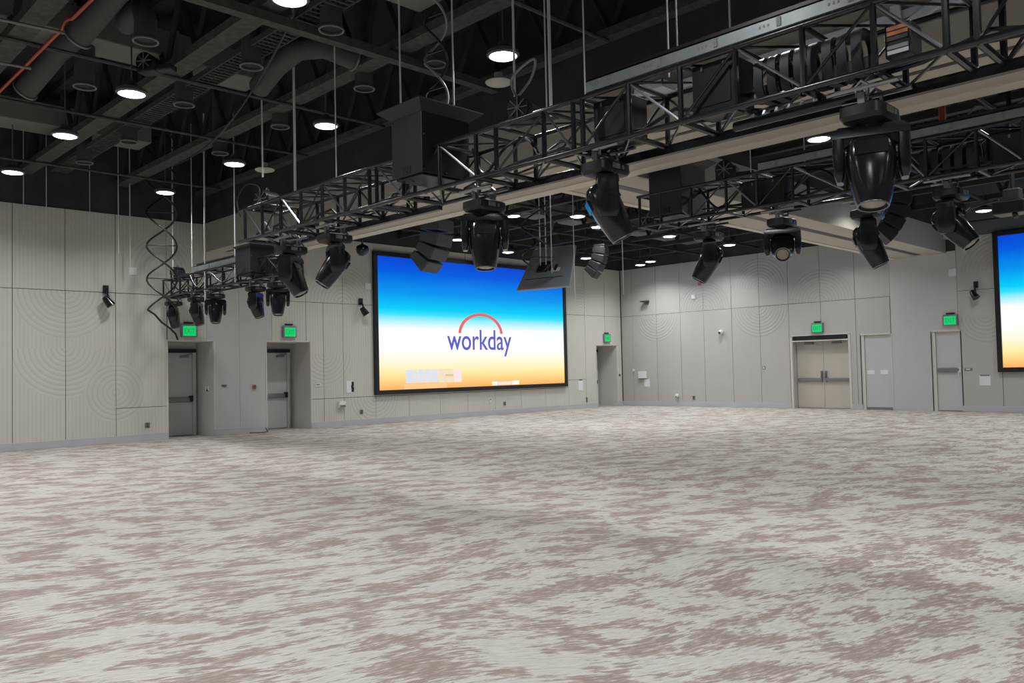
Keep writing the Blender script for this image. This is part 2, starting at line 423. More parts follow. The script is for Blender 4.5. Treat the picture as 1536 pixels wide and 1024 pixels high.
d = thing('door_4', 'tan double doors with steel push bars in the far wall', 'door', (RX, 12.7, 0), None, 'structure')
y0, y1 = DD[0], DD[1]; dep = .30
mb = MB(); mb.box((RX, y0 - .03, 0), (RX + dep + .1, y0 + .012, 2.55)); mb.box((RX, y1 - .012, 0), (RX + dep + .1, y1 + .03, 2.55)); mb.box((RX, y0 - .03, 2.54), (RX + dep + .1, y1 + .03, 2.58))
mb.box((RX + dep + .06, y0, 0), (RX + dep + .1, y1, 2.55)); mb.build('reveal', 'doorlight', d)
mb = MB(); w = .07
mb.box((RX - .02, y0 - w, 0), (RX + .05, y0, 2.58)); mb.box((RX - .02, y1, 0), (RX + .05, y1 + w, 2.58)); mb.box((RX - .02, y0, 2.36), (RX + .05, y1, 2.41)); mb.box((RX - .02, y0 - w, 2.55), (RX + .05, y1 + w, 2.60))
mb.build('frame', 'trim', d, bevel=.006)
tag(MB().box((RX - .03, y0 + .05, 2.41), (RX + .04, y1 - .05, 2.56)).build('header', 'black', d), 'black header strip')
ym = (y0 + y1) / 2
for (a, b, s) in ((y0 + .02, ym - .004, 1), (ym + .004, y1 - .02, -1)):
    lf = MB().box((RX + dep - .03, a, .01), (RX + dep + .02, b, 2.42)).build('door_leaf', 'doortan', d, bevel=.004)
    MB().box((RX + dep - .036, a + .03, .03), (RX + dep - .03, b - .03, .26)).build('kick_plate', 'doortan', lf)
    pb = MB().box((RX + dep - .11, a + .05, .97), (RX + dep - .05, b - .05, 1.06)); pb.box((RX + dep - .06, a + .06, .955), (RX + dep - .03, b - .06, 1.075))
    tag(pb.build('push_bar', 'chrome', lf, bevel=.006), 'steel push bar')
    c = b - .07 if s == 1 else a + .07
    hb = MB().box((RX + dep - .08, c - .035, .92), (RX + dep - .03, c + .035, 1.32)); hb.tube([(RX + dep - .09, c, 1.26), (RX + dep - .12, c, 1.20), (RX + dep - .12, c, 1.10), (RX + dep - .05, c, 1.02)], .014, 6)
    tag(hb.build('door_handle', 'chrome', lf), 'chrome pull handle')
    MB().box((RX + dep - .10, (a + b) / 2 - .16, 2.26), (RX + dep - .03, (a + b) / 2 + .16, 2.33)).build('door_closer', 'greyplate', lf)

def flat_door(num, hole, label, bar):
    a0, a1, _, h = hole
    d = thing('door_%d' % num, label, 'door', (RX, (a0 + a1) / 2, 0), None, 'structure')
    mb = MB(); mb.box((RX, a0 - .03, 0), (RX + .20, a0 + .01, h)); mb.box((RX, a1 - .01, 0), (RX + .20, a1 + .03, h)); mb.box((RX, a0, h - .01), (RX + .2, a1, h + .03)); mb.box((RX + .16, a0, 0), (RX + .2, a1, h))
    mb.build('reveal', 'reveal', d)
    mb = MB(); mb.box((RX - .012, a0, h - .01), (RX + .04, a1, h + .035)); mb.box((RX + .015, a1 - .10, 0), (RX + .13, a1 - .008, h - .01)); mb.box((RX + .06, a0 + .008, h - .12), (RX + .13, a1 - .10, h - .01)); mb.build('frame', 'trim', d, bevel=.004)
    lf = MB().box((RX + .05, a0 + .012, .02), (RX + .12, a1 - .105, h - .125)).build('door_leaf', 'doorlight', d, bevel=.004)
    if bar:
        pb = MB(); pb.box((RX - .02, a0 + .06, 1.24), (RX + .02, a1 - .14, 1.34)); pb.box((RX + .01, a0 + .06, 1.22), (RX + .05, a1 - .14, 1.36))
        tag(pb.build('push_bar', 'chrome', lf, bevel=.006), 'steel push bar')
        hb = MB().box((RX - .01, a0 + .02, 1.21), (RX + .05, a0 + .11, 1.36)); hb.tube([(RX - .01, a0 + .06, 1.28), (RX - .04, a0 + .08, 1.2), (RX - .02, a0 + .08, 1.08)], .012, 6)
        tag(hb.build('door_handle', 'white', lf), 'pale lever handle')
    else:
        MB().box((RX + .03, a0 + .012, .0), (RX + .1, a1 - .105, .09)).build('sill', 'greyplate', d)
    return d
flat_door(5, D5, 'flush pale grey service door carrying two paper notices', False)
flat_door(6, D6, 'flush pale grey exit door with push bar, nearest the right hand screen', True)

# ------------------------------------------------------------------ screens
def screen(label, along, plane, a0, a1, z0, z1):
    cx = (a0 + a1) / 2
    root = thing('projection_screen', label, 'screen', (cx, plane, z0) if along == 'x' else (plane, cx, z0))
    b = .14
    def bx(mb, p0, p1, q0, q1, d0, d1):
        return mb.box((p0, plane - d1, q0), (p1, plane - d0, q1)) if along == 'x' else mb.box((plane - d1, p0, q0), (plane - d0, p1, q1))
    mb = MB()
    bx(mb, a0, a0 + b, z0, z1, 0, .12); bx(mb, a1 - b, a1, z0, z1, 0, .12); bx(mb, a0 + b, a1 - b, z0, z0 + b, 0, .12); bx(mb, a0 + b, a1 - b, z1 - b, z1, 0, .12)
    mb.build('frame', 'bezel', root, bevel=.01)
    ds = bx(MB(), a0 + b, a1 - b, z0 + b, z1 - b, .02, .06).build('display', display_mat('display_picture', z0 + b, z1 - b), root)
    return root, ds
sc1, ds1 = screen('large screen on the long wall showing the workday logo', 'x', WY, 14.97, 24.04, .90, 5.45)
sc2, ds2 = screen('right hand screen on the far wall, mostly outside the picture', 'y', RX, -1.7, 7.20, 1.20, 5.42)
M['logo'] = glow('logo_blue', srgb(84, 84, 190), 1.); M['arc'] = glow('logo_arc_red', srgb(216, 96, 92), 1.)
M['tileA'] = glow('picture_tile_blue', srgb(206, 212, 222), 1.); M['tileB'] = glow('picture_tile_sand', srgb(226, 210, 182), 1.); M['tileC'] = glow('picture_tile_pink', srgb(232, 214, 208), 1.)
M['tileD'] = glow('picture_tile_orange', srgb(251, 190, 132), 1.); M['tileW'] = glow('picture_tile_white', srgb(250, 238, 226), 1.); M['tileG'] = glow('picture_tile_grey', srgb(190, 186, 182), 1.)
text_mesh('workday', 1.02, 'logo', ds1, (19.49 - 19.505, -.065, 2.33 - .90), 0, 'logo_text', 1., .002, .006, 3.06)
mb = MB(); n = 32; outer = []; inner = []
for i in range(n + 1):
    a = PI * (.02 + .96 * i / n)
    outer.append((19.53 + 1.06 * math.cos(a), WY - .0605, 2.86 + .76 * math.sin(a))); inner.append((19.53 + .94 * math.cos(a), WY - .0605, 2.86 + .655 * math.sin(a)))
vs = outer + inner; vs2 = [(x, WY - .066, z) for x, y, z in vs]; m_ = n + 1
fs = []
for i in range(n):
    fs += [(2 * m_ + i, 2 * m_ + i + 1, 3 * m_ + i + 1, 3 * m_ + i), (i, m_ + i, m_ + i + 1, i + 1), (i, i + 1, 2 * m_ + i + 1, 2 * m_ + i), (m_ + i, 3 * m_ + i, 3 * m_ + i + 1, m_ + i + 1)]
mb.add(vs + vs2, fs).build('logo_arc', 'arc', ds1)
tl = MB(); tr = MB()
def tile(x0, x1, z0, z1, mi): (tl if x0 < 19 else tr).box((x0, WY - .064, z0), (x1, WY - .0605, z1), mi)
tile(16.18, 16.50, 1.24, 1.67, 0); tile(16.52, 16.66, 1.24, 1.67, 0); tile(16.68, 16.93, 1.24, 1.67, 0); tile(16.95, 17.21, 1.24, 1.67, 0); tile(17.23, 17.52, 1.24, 1.67, 0)
tile(17.55, 17.84, 1.22, 1.68, 1); tile(17.86, 18.20, 1.22, 1.40, 1); tile(17.86, 18.20, 1.43, 1.50, 5); tile(17.86, 18.20, 1.53, 1.68, 1); tile(18.22, 18.58, 1.22, 1.68, 2)
tile(16.12, 17.9, 1.05, 1.21, 3); tile(20.02, 20.28, 1.06, 1.19, 4); tile(20.30, 21.0, 1.07, 1.18, 2); tile(21.02, 21.38, 1.06, 1.20, 4); tile(20.06, 20.22, 1.09, 1.13, 5)
for q in (tl, tr): q.build('picture_tile', ['tileA', 'tileB', 'tileC', 'tileD', 'tileW', 'tileG'], ds1)

# ------------------------------------------------------------------ trusses
def truss(label, x0, x1, y0, y1, z0, z1, joints, rail=None, base=None, r=.026):
    """box truss along y; joints = y of the uprights"""
    t = thing('lighting_truss', label, 'truss', ((x0 + x1) / 2, (y0 + y1) / 2, z0), 'lighting trusses')
    for x in (x0, x1):
        for z in (z0, z1): MB().tube([(x, y0, z), (x, y1, z)], r, 10).build('chord', 'truss', t, 40)
    js = sorted(joints)
    for j in js:
        for x in (x0, x1): MB().tube([(x, j, z0), (x, j, z1)], r, 8).build('upright', 'truss', t, 40)
        for z, rr in ((z0, r * 1.15), (z1, r * .85)): MB().tube([(x0, j, z), (x1, j, z)], rr, 8).build('cross_bar', 'truss', t, 40)
    k = 0
    for a, b in zip(js, js[1:]):
        if b - a < .35: continue
        k += 1
        for x in (x0, x1):
            p, q = ((a, z0), (b, z1)) if k % 2 else ((a, z1), (b, z0))
            s = .03 if q[1] > p[1] else -.03
            tag(MB().tube([(x, p[0] + .03, p[1] + s), (x, q[0] - .03, q[1] - s)], r * .5, 6).build('diagonal_brace', 'bar' if k % 2 else 'truss', t, 40))
        MB().tube([(x0, a, z0), (x1, b, z0)], r * .5, 6).build('bottom_brace', 'truss', t, 40)
        MB().tube([(x1, a, z1), (x0, b, z1)], r * .5, 6).build('top_brace', 'truss', t, 40)
    for (a, b) in rail or []:
        mb = MB(); mb.box((x0 - .035, a, z1 + .03), (x0 - .02, b, z1 + .15)); mb.box((x0 - .035, a, z1 + .135), (x0 + .07, b, z1 + .15))
        n = max(2, int((b - a) / .6))
        for i in range(n):
            yy = a + (b - a) * (i + .5) / n
            mb.box((x0 - .042, yy - .02, z1 + .05), (x0 - .03, yy + .02, z1 + .13), 1)
            for q in (.09, .13, .17): mb.box((x0 - .037, yy + q, z1 + .075), (x0 - .033, yy + q + .018, z1 + .1), 1)
        tag(mb.build('top_rail', ['alu', 'greyplate'], t), 'perforated aluminium rail')
        MB().box((x0 + .0, a, z1 + .15), (x1 * .4 + x0 * .6, b - .2, z1 + .20)).build('cable_tray', 'black', t)
    return t
T1 = truss('long black box truss spanning the front of the picture from top right', 6.60, 7.27, -2.0, 13.35, 3.92, 4.46,
      [-1.9, -1.1, -.35, .4, 1.0, 1.35, 1.76, 1.97, 2.50, 3.09, 3.72, 4.31, 4.92, 5.53, 5.66, 6.09, 6.86, 7.21, 7.9, 8.65, 9.26, 9.43, 10.05, 10.66, 11.28, 11.90, 12.52, 13.13], rail=[(-2, 5.45)], r=.028)
def loose(t, x, y0, y1, z, seed):
    rd = random.Random(seed)
    for k in range(3):
        n = int((y1 - y0) / .45); MB().tube([(x + rd.uniform(-.16, .16), y0 + (y1 - y0) * i / n, z + .03 + abs(rd.gauss(0, .09))) for i in range(n + 1)], .014 + .004 * k, 6).build('loose_cable', 'darkwire', t, 60)
for args in ((T1, 6.95, -1.5, 7.9, 3.93, 3), (T1, 6.95, 8.7, 13.1, 3.93, 5)): loose(*args)
for q in ((-2, 7.9), (8.7, 13.25)): MB().box((7.235, q[0], 3.845), (7.305, q[1], 3.91)).build('cable_loom', 'black', T1)
T2 = truss('second black box truss, behind the beige bulkhead on the right', 11.70, 12.23, -3.0, 8.6, 4.06, 4.59,
      [-2.9, -2.2, -1.5, -.8, -.1, .6, 1.3, 2.0, 2.66, 3.19, 3.81, 4.24, 4.9, 5.71, 6.3, 6.84, 7.5, 8.1, 8.55], rail=[(-3, 6.25)])
loose(T2, 11.97, -2.5, 7.5, 4.08, 11)
T0 = truss('short black box truss in front of the left wall doors', 8.20, 8.62, 14.75, 20.75, 3.61, 4.04,
      [14.8, 15.4, 16.0, 16.67, 17.4, 18.2, 18.94, 19.7, 20.2, 20.7], rail=[(16.5, 18.95)], r=.022)

loose(T0, 8.4, 14.9, 20.5, 3.63, 17)
# hoist boxes with a flared lid
def hoist_box(label, x0, x1, y0, y1, z0, z1, ov):
    t = thing('hoist_box', label, 'box', ((x0 + x1) / 2, (y0 + y1) / 2, z0), 'black boxes on the trusses')
    b = MB().box((x0, y0, z0), (x1, y1, z1)).build('body', 'boxblack', t, bevel=.008)
    mb = MB()
    def rc(o, z): return [(x0 - o, y0 - o, z), (x1 + o, y0 - o, z), (x1 + o, y1 + o, z), (x0 - o, y1 + o, z)]
    mb.loft([rc(.004, z1 - .004), rc(ov, z1 + ov * .75), rc(ov, z1 + ov * .75 + .015), rc(-.02, z1 + ov * .75 + .015)])
    mb.build('flared_lid', 'boxblack', t)
    MB().box((x0 - .012, y0 + .24, z0 + .02), (x0 + .02, y0 + .40, z0 + .12)).build('latch', 'black', b, bevel=.01)
    mb = MB()
    for q in (.03, .5, .97):
        for zz in (z0 + .03, z0 + (z1 - z0) * .62): mb.lathe([(.0, -.006), (.011, -.004), (.011, .002)], (x0 + (x1 - x0) * q * .96 + .01, y0, zz), 8, axis='y')
    mb.build('screws', 'bar', b)
    MB().box((x0 + .04, y0 + .04, z0 - .03), (x1 - .04, y1 - .04, z0)).build('base_plate', 'black', t, bevel=.01)
    return t
hoist_box('black box with flared lid on the front truss, largest of the three', 6.40, 7.20, 8.00, 8.63, 4.12, 4.89, .14)
hoist_box('black box with flared lid on the second truss right of the picture centre', 11.68, 12.44, 7.67, 8.33, 4.19, 5.03, .14)
hoist_box('smallest looking black box, on the short truss below the front truss end', 8.02, 8.66, 15.75, 16.42, 3.74, 4.30, .03)

# hoist motors with finned round end
def motor(label, c, s=1., yaw=0.):
    t = thing('hoist_motor', label, 'motor', c, 'hoist motors on the trusses')
    R = Matrix.Rotation(yaw, 3, 'Z')
    mb = MB().obox((0, 0, .11 * s), (.26 * s, .34 * s, .22 * s), R); mb.obox(R @ Vector((0, -.3 * s, .06 * s)), (.2 * s, .28 * s, .1 * s), R)
    mb.build('body', 'housing', t, bevel=.02, local=True)
    mb = MB(); p = R @ Vector((-.14 * s, .02 * s, .17 * s)); q = R @ Vector((.14 * s, .02 * s, .17 * s))
    mb.tube([p, q], .15 * s, 16); mb.build('drum', 'black', t, 40, local=True)
    mb = MB()
    for k in range(8):
        a = 2 * PI * k / 8; mb.tube([p + R @ Vector((-.012, 0, 0)), p + R @ Vector((-.012, .135 * s * math.cos(a), .135 * s * math.sin(a)))], .008 * s, 5)
    mb.build('fan_guard', 'greyplate', t, local=True)
    mb = MB(); mb.tube([R @ Vector((0, .05, .2 * s)), R @ Vector((0, .05, .34 * s)), R @ Vector((.03, .07, .38 * s)), R @ Vector((.06, .05, .34 * s))], .012, 6)
    mb.build('hook', 'bar', t, local=True)
    return t
motor('hoist motor with round fan guard on the front truss, right of the largest box', (6.88, 6.66, 4.50), .95, .3)
motor('hoist motor on the far left end of the front truss', (7.02, 13.1, 4.48), 1.1, .2)
motor('hoist motor on the second truss beside its black box', (11.95, 6.95, 4.62), 1.0, .3)
motor('hoist motor at the outer end of the short left truss', (8.4, 20.3, 4.06), .9, .2)
motor('hoist motor up in the roof beside the high bay lamp, top left', (4.72, 12.35, 6.15), .9, .6)

# ------------------------------------------------------------------ moving head lights
def sq(hx, hy, z, e=.55, n=20, cx=0, cy=0):
    out = []
    for k in range(n):
        a = 2 * PI * k / n; c, s_ = math.cos(a), math.sin(a)
        out.append((cx + hx * math.copysign(abs(c) ** e, c), cy + hy * math.copysign(abs(s_) ** e, s_), z))
    return out
def moving_head():
    t = thing('moving_head_light', '', 'stage light', (0, 0, 0), 'moving head lights on the trusses')
    mb = MB(); mb.loft([sq(.20, .15, -.065, .3), sq(.245, .18, -.085, .3), sq(.25, .185, -.17, .3), sq(.22, .17, -.205, .35), sq(.14, .13, -.22, .6)]); mb.build('base', 'black', t, 35, local=True)
    mb = MB(); mb.box((-.10, -.192, -.155), (.02, -.18, -.10)); mb.box((.06, -.192, -.15), (.09, -.18, -.11)); tag(mb.build('control_panel', 'greyplate', t, local=True), None)
    for s in (-1, 1):
        mb = MB(); mb.box((s * .15 - .03, -.03, -.07), (s * .15 + .03, .03, .03)); mb.tube([(s * .15, -.045, .0), (s * .15, -.05, .09), (s * .15, 0, .13), (s * .15, .05, .09), (s * .15, .045, .0)], .018, 6)
        mb.tube([(s * .15, -.30, .075), (s * .15, .30, .075)], .022, 6)
        mb.build('clamp', 'chrome', t, 40, local=True)
    mb = MB(); mb.tube([(.22, .05, -.10), (.30, .08, -.02), (.22, .10, .06), (.05, .12, .05), (-.16, .1, .03)], .012, 6); mb.build('cable', 'darkwire', t, 60, local=True)
    y = MB()
    y.loft([[(-.25, -.10, -.235), (-.25, .10, -.235), (.25, .10, -.235), (.25, -.10, -.235)], [(-.30, -.11, -.275), (-.30, .11, -.275), (.30, .11, -.275), (.30, -.11, -.275)], [(-.305, -.115, -.33), (-.305, .115, -.33), (.305, .115, -.33), (.305, -.115, -.33)]])
    for s in (-1, 1): y.add([(s * .21, -.10, -.33), (s * .21, .10, -.33), (s * .10, .10, -.33), (s * .10, -.10, -.33), (s * .215, -.10, -.42), (s * .215, .10, -.42)], [(0, 1, 2, 3), (0, 4, 5, 1), (3, 2, 5, 4), (0, 3, 4), (1, 5, 2)])
    y.tube([(0, 0, -.20), (0, 0, -.25)], .11, 16)
    for s in (-1, 1):
        y.loft([sq(.05, .11, -.30, .4, 16, s * .255), sq(.052, .115, -.40, .4, 16, s * .257), sq(.05, .12, -.54, .4, 16, s * .257), sq(.046, .118, -.64, .5, 16, s * .257), sq(.03, .085, -.70, .8, 16, s * .255)])
        y.box((s * .306 - .005, -.05, -.44), (s * .306 + .005, .05, -.40)); y.box((s * .306 - .005, -.05, -.48), (s * .306 + .005, .05, -.465))
    yo = y.build('yoke', 'blackgloss', t, 35, local=True)
    h = MB()
    h.loft([sq(.09, .08, .27, .8), sq(.15, .125, .245, .65), sq(.192, .165, .17), sq(.20, .175, .02), sq(.192, .170, -.08, .6), sq(.172, .155, -.22, .7), sq(.150, .140, -.33, .85), sq(.132, .130, -.385, 1.), sq(.112, .112, -.392, 1.), sq(.108, .108, -.372, 1.)])
    h.box((-.13, .160, .02), (.13, .182, .14)); h.box((-.13, -.182, .02), (.13, -.160, .14))
    ho = h.build('head', 'blackgloss', t, 40, local=True); ho.location = (0, 0, -.55)
    mb = MB(); mb.loft([sq(.105, .105, -.368, 1.), sq(.09, .09, -.377, 1.), sq(.05, .05, -.386, 1.), sq(.005, .005, -.389, 1.)])
    tag(mb.build('lens', 'lens', ho, 60, local=True), 'cream glass lens')
    mb = MB(); mb.ring((0, 0, -.386), .122, .010, 24, 6); mb.build('lens_ring', 'bar', ho, 60, local=True)
    return t
MH = moving_head()
def pose(o, loc, side, tilt, scale, label):
    va = math.degrees(math.atan2(loc[1], loc[0]))
    bearing = va + {'right': -90, 'left': 90, 'cam': 180}.get(side, side if not isinstance(side, str) else 0)
    P = math.radians(bearing - 90)
    o.location = loc; o.scale = (scale,) * 3; o['label'] = label
    for ch in o.children:
        n = ch.name.split('.')[0]
        if n == 'yoke': ch.rotation_euler = (0, 0, P)
        if n == 'head': ch.rotation_euler = (math.radians(tilt), 0, P)
heads = [
 ((6.95, 12.22, 3.80), -112, 28, .97, 'moving head light at the far left end of the front truss, leaning right'),
 ((6.95, 10.88, 3.82), 98, 34, .97, 'moving head light on the front truss leaning left over the left wall'),
 ((6.92, 7.43, 3.77), 'cam', 6, .97, 'moving head light hanging in front of the large screen, pointing straight down'),
 ((6.86, 5.45, 3.85), -84, 27, .97, 'moving head light leaning right beside the hung display panel'),
 ((6.90, 2.67, 3.78), 'cam', 12, .97, 'largest looking moving head light, on the front truss at right'),
 ((11.97, 7.35, 3.89), 92, 30, .97, 'moving head light below the second truss box, leaning left'),
 ((11.97, 6.04, 3.92), 'cam', 62, .9, 'moving head light with round face tilted up towards the viewer'),
 ((11.97, 4.72, 3.86), -88, 24, .97, 'moving head light leaning right just below the largest looking light'),
 ((11.97, 3.60, 3.96), -105, 38, .97, 'moving head light leaning right beside the right hand screen'),
 ((8.42, 20.62, 3.56), -100, 10, .78, 'small moving head light at the outer end of the short truss, leftmost of five'),
 ((8.42, 19.25, 3.56), -105, 14, .78, 'second small moving head light from the left on the short truss'),
 ((8.42, 18.25, 3.56), 'cam', 8, .78, 'middle moving head light of five on the short truss with shiny front'),
 ((8.42, 16.30, 3.56), -110, 16, .78, 'fourth small moving head light from the left, under the short truss box'),
 ((8.42, 15.35, 3.56), 'cam', 10, .78, 'rightmost of the five small moving head lights on the short truss'),
]
srcs = [MH] + [copy_tree(MH) for _ in heads[1:]]
for o, hd in zip(srcs, heads): pose(o, *hd)

# ------------------------------------------------------------------ cable carriers, boxes and leads on the trusses
def carrier(label, x, y0, y1, n, z0, z1):
    t = thing('cable_carrier', label, 'cable carrier', (x, (y0 + y1) / 2, z0), 'ribbed cable carriers in the trusses')
    hw = .19; st = (y1 - y0) / n
    for i in range(n):
        y = y0 + st * (i + .5)
        path = []
        for k in range(25):
            a = 2 * PI * k / 24; c, s_ = math.cos(a), math.sin(a)
            path.append((x + hw * math.copysign(abs(c) ** .6, c), (z0 + z1) / 2 + (z1 - z0) / 2 * math.copysign(abs(s_) ** .6, s_)))
        mb = MB(); w = st * .32
        o1 = [(px, y - w, pz) for px, pz in path[:-1]]; o2 = [(px, y + w, pz) for px, pz in path[:-1]]
        i1 = [(x + (px - x) * .88, y - w, (z0 + z1) / 2 + (pz - (z0 + z1) / 2) * .88) for px, pz in path[:-1]]; i2 = [(px, y + w, pz) for px, _, pz in i1]
        mb.loft([o1, o2, i2, i1, o1], caps=False)
        mb.build('link', 'housing', t, 40)
    MB().box((x - .05, y0, z0 + .05), (x + .12, y1, z0 + .16)).build('cable_run', 'black', t)
    return t
carrier('ribbed black cable carrier inside the front truss above the largest looking light', 6.88, 2.62, 3.62, 8, 3.97, 4.36)
carrier('ribbed black cable carrier inside the second truss at the right', 11.97, 3.22, 3.95, 5, 4.12, 4.48)
def case(label, a, b, face=None):
    t = thing('equipment_case', label, 'case', ((a[0] + b[0]) / 2, (a[1] + b[1]) / 2, a[2]), 'equipment cases in the trusses')
    MB().box(a, b).build('body', 'bezel', t, bevel=.012)
    MB().box((a[0] - .008, a[1] + .05, a[2] + .06), (a[0] + .01, b[1] - .05, b[2] - .08)).build('front_panel', 'black', t)
    for q in (.25, .75): MB().box((a[0] - .014, a[1] + (b[1] - a[1]) * q - .012, b[2] - .07), (a[0], a[1] + (b[1] - a[1]) * q + .012, b[2] - .03)).build('latch', 'bar', t)
    return t
case('black equipment case in the front truss left of the ribbed carrier', (6.66, 3.76, 3.96), (7.0, 4.22, 4.43))
case('dark equipment case in the front truss beside the light leaning right', (6.72, 5.02, 3.96), (7.05, 5.48, 4.42))
case('black equipment case in the second truss near its motor', (11.8, 5.9, 4.1), (12.12, 6.6, 4.5))
case('black equipment case in the second truss, nearest the right picture edge', (11.8, 2.2, 4.1), (12.12, 3.05, 4.48))
t = thing('control_unit', 'small unit with orange and silver strips in the front truss, top right', 'control unit', (6.86, 2.36, 3.98))
MB().box((6.66, 2.24, 4.0), (6.9, 2.44, 4.26)).build('body', 'black', t, bevel=.01)
for k, (mt, z) in enumerate((('orange', 4.21), ('orange', 4.17), ('darkplate', 4.13), ('alu', 4.06), ('steelblue', 4.02))): MB().box((6.65, 2.26, z), (6.662, 2.42, z + .03)).build('strip', mt, t)
t = thing('cable_bar', 'black pipe with pale connectors slung under the front truss near the largest looking light', 'cable bar', (6.9, 3.0, 3.8))
MB().tube([(6.78, 2.72, 3.80), (6.78, 3.85, 3.80)], .045, 10).build('pipe', 'blackgloss', t, 40)
MB().tube([(6.90, 2.72, 3.86), (6.90, 3.6, 3.86)], .03, 10).build('pipe', 'black', t, 40)
for k in range(8):
    y = 2.85 + k * .12
    MB().tube([(6.80, y, 3.85), (6.86, y + .02, 3.90)], .018, 6).build('connector', 'white', t, 40)
t = thing('steel_bracket', 'white cross braced steel bracket above the front truss, top right corner', 'bracket', (9.5, 3.1, 5.25))
for (a, b) in (((9.5, 3.42, 5.24), (9.5, 2.62, 5.62)), ((9.5, 3.35, 5.60), (9.5, 3.33, 5.25))): MB().obox((Vector(a) + Vector(b)) / 2, ((.05), (Vector(a) - Vector(b)).length, .11), (Vector(b) - Vector(a)).to_track_quat('Y', 'Z').to_matrix()).build('brace', 'steelblue', t, bevel=.006)
MB().box((9.48, 3.25, 5.22), (9.54, 3.48, 5.34)).build('foot_plate', 'steelblue', t)
# pale metal ledge along the top of the bulkhead
mb = MB(); mb.box((9.52, -11.4, 5.43), (9.58, 7.24, 5.53)); tag(mb.build('ledge_rail', 'steelblue', bevel=.006), 'pale blue grey metal ledge along the bulkhead behind the front truss', 'rail')
t = thing('metal_tray', 'small open pale metal tray on the ledge behind the front truss', 'tray', (9.4, 6.55, 5.43))
mb = MB(); mb.box((9.22, 6.3, 5.40), (9.52, 6.8, 5.42)); mb.box((9.22, 6.3, 5.42), (9.24, 6.8, 5.50)); mb.box((9.22, 6.3, 5.42), (9.52, 6.32, 5.5)); mb.box((9.22, 6.78, 5.42), (9.52, 6.8, 5.5)); mb.build('tray', 'steelblue', t)
MB().box((9.3, 6.45, 5.42), (9.42, 6.62, 5.56)).build('junction_box', 'greyplate', t)

# loose truss leads
def lead(name, label, pts, r=.012, mat='darkwire', cat='cable', group=None):
    # smooth the polyline (Catmull-Rom)
    P_ = [Vector(p) for p in pts]; out = []
    for i in range(len(P_) - 1):
        p0, p1, p2, p3 = P_[max(i - 1, 0)], P_[i], P_[i + 1], P_[min(i + 2, len(P_) - 1)]
        for k in range(8):
            u = k / 8; out.append(.5 * ((2 * p1) + (p2 - p0) * u + (2 * p0 - 5 * p1 + 4 * p2 - p3) * u * u + (3 * p1 - p0 - 3 * p2 + p3) * u ** 3))
    out.append(P_[-1])
    return tag(MB().tube(out, r, 6).build(name, mat, None, 60), label, cat, group)
lead('power_cable', 'grey cable looping above the motor on the front truss', [(6.9, 6.75, 4.8), (6.88, 6.85, 4.98), (6.86, 6.80, 5.12), (6.9, 6.50, 5.24), (6.95, 6.6, 5.05), (6.9, 6.80, 4.85)], .016, 'silvercable')
lead('power_cable', 'black cable looping over the left end of the front truss', [(6.7, 13.5, 4.4), (6.7, 13.62, 4.7), (6.75, 13.4, 4.95), (6.85, 13.15, 4.9), (6.85, 13.05, 4.7)], .013)
lead('power_cable', 'black cable drooping inside the short truss', [(8.3, 20.4, 4.0), (8.3, 20.0, 3.75), (8.35, 19.5, 3.95), (8.35, 19.0, 3.7), (8.4, 18.4, 3.95), (8.4, 17.6, 3.68), (8.4, 16.8, 3.9)], .016, 'black')
lead('power_cable', 'pale cable curling inside the short truss', [(8.15, 19.0, 4.0), (8.15, 18.6, 3.7), (8.2, 18.1, 3.98), (8.2, 17.4, 3.7), (8.2, 16.8, 3.95)], .010, 'silvercable')
lead('power_cable', 'black cable looping inside the front truss right of the largest box', [(6.9, 7.6, 4.4), (6.9, 7.4, 4.05), (6.9, 7.0, 4.3), (6.95, 6.7, 4.35), (6.9, 6.4, 4.0)], .02, 'black')
lead('power_cable', 'pale cable curling in the front truss beside the far left light', [(6.75, 12.9, 3.98), (6.75, 12.75, 4.2), (6.8, 12.6, 4.05), (6.8, 12.55, 4.3)], .014, 'silvercable')
lead('power_cable', 'black cable sagging inside the second truss near the box', [(11.8, 7.4, 4.55), (11.8, 7.0, 4.15), (11.85, 6.5, 4.5), (11.9, 6.1, 4.12), (11.9, 5.4, 4.5), (11.9, 5.0, 4.15)], .02, 'black')
lead('power_cable', 'pale cable lying on the second truss at the right', [(11.75, 3.4, 4.62), (11.8, 3.2, 4.9), (11.85, 2.9, 4.75), (11.9, 2.6, 4.95)], .014, 'silvercable')

# twisted ribbon cables with spreader bars hanging from the roof
def spiral(label, x, y, z0, z1, R, pitch, ph, mats, bars=True, rr=.022, extra=None):
    t = thing('spiral_cable', label, 'spiral cable', (x, y, z1), 'spiral cable drops')
    n = int((z1 - z0) / pitch * 24)
    for s, mt in zip((0, PI), mats):
        pts = [(x + R * math.cos(ph + s + 2 * PI * (i / 24)), y + R * math.sin(ph + s + 2 * PI * (i / 24)), z1 - (z1 - z0) * i / n) for i in range(n + 1)]
        if s == PI and extra: pts += extra
        MB().tube(pts, rr, 6).build('strand', mt, t, 60)
    if bars:
        k = int((z1 - z0) / (pitch / 2))
        for i in range(k + 1):
            z = z1 - i * pitch / 2 - pitch * .213; a = ph + 2 * PI * ((z1 - z) / pitch)
            if z < z0: break
            MB().tube([(x - R * math.cos(a), y - R * math.sin(a), z), (x + R * math.cos(a), y + R * math.sin(a), z)], .014, 6).build('spreader_bar', 'black', t, 60)
    return t
spiral('tall black double spiral cable hanging to the outer end of the short left truss', 7.93, 20.1, 3.25, 7.6, .34, 1.62, 1.428, ('darkwire', 'darkwire'), True, .024, [(7.72, 20.02, 3.12), (8.0, 20.35, 2.97), (8.4, 20.8, 2.84), (8.66, 21.1, 2.72), (8.78, 21.25, 2.58)])
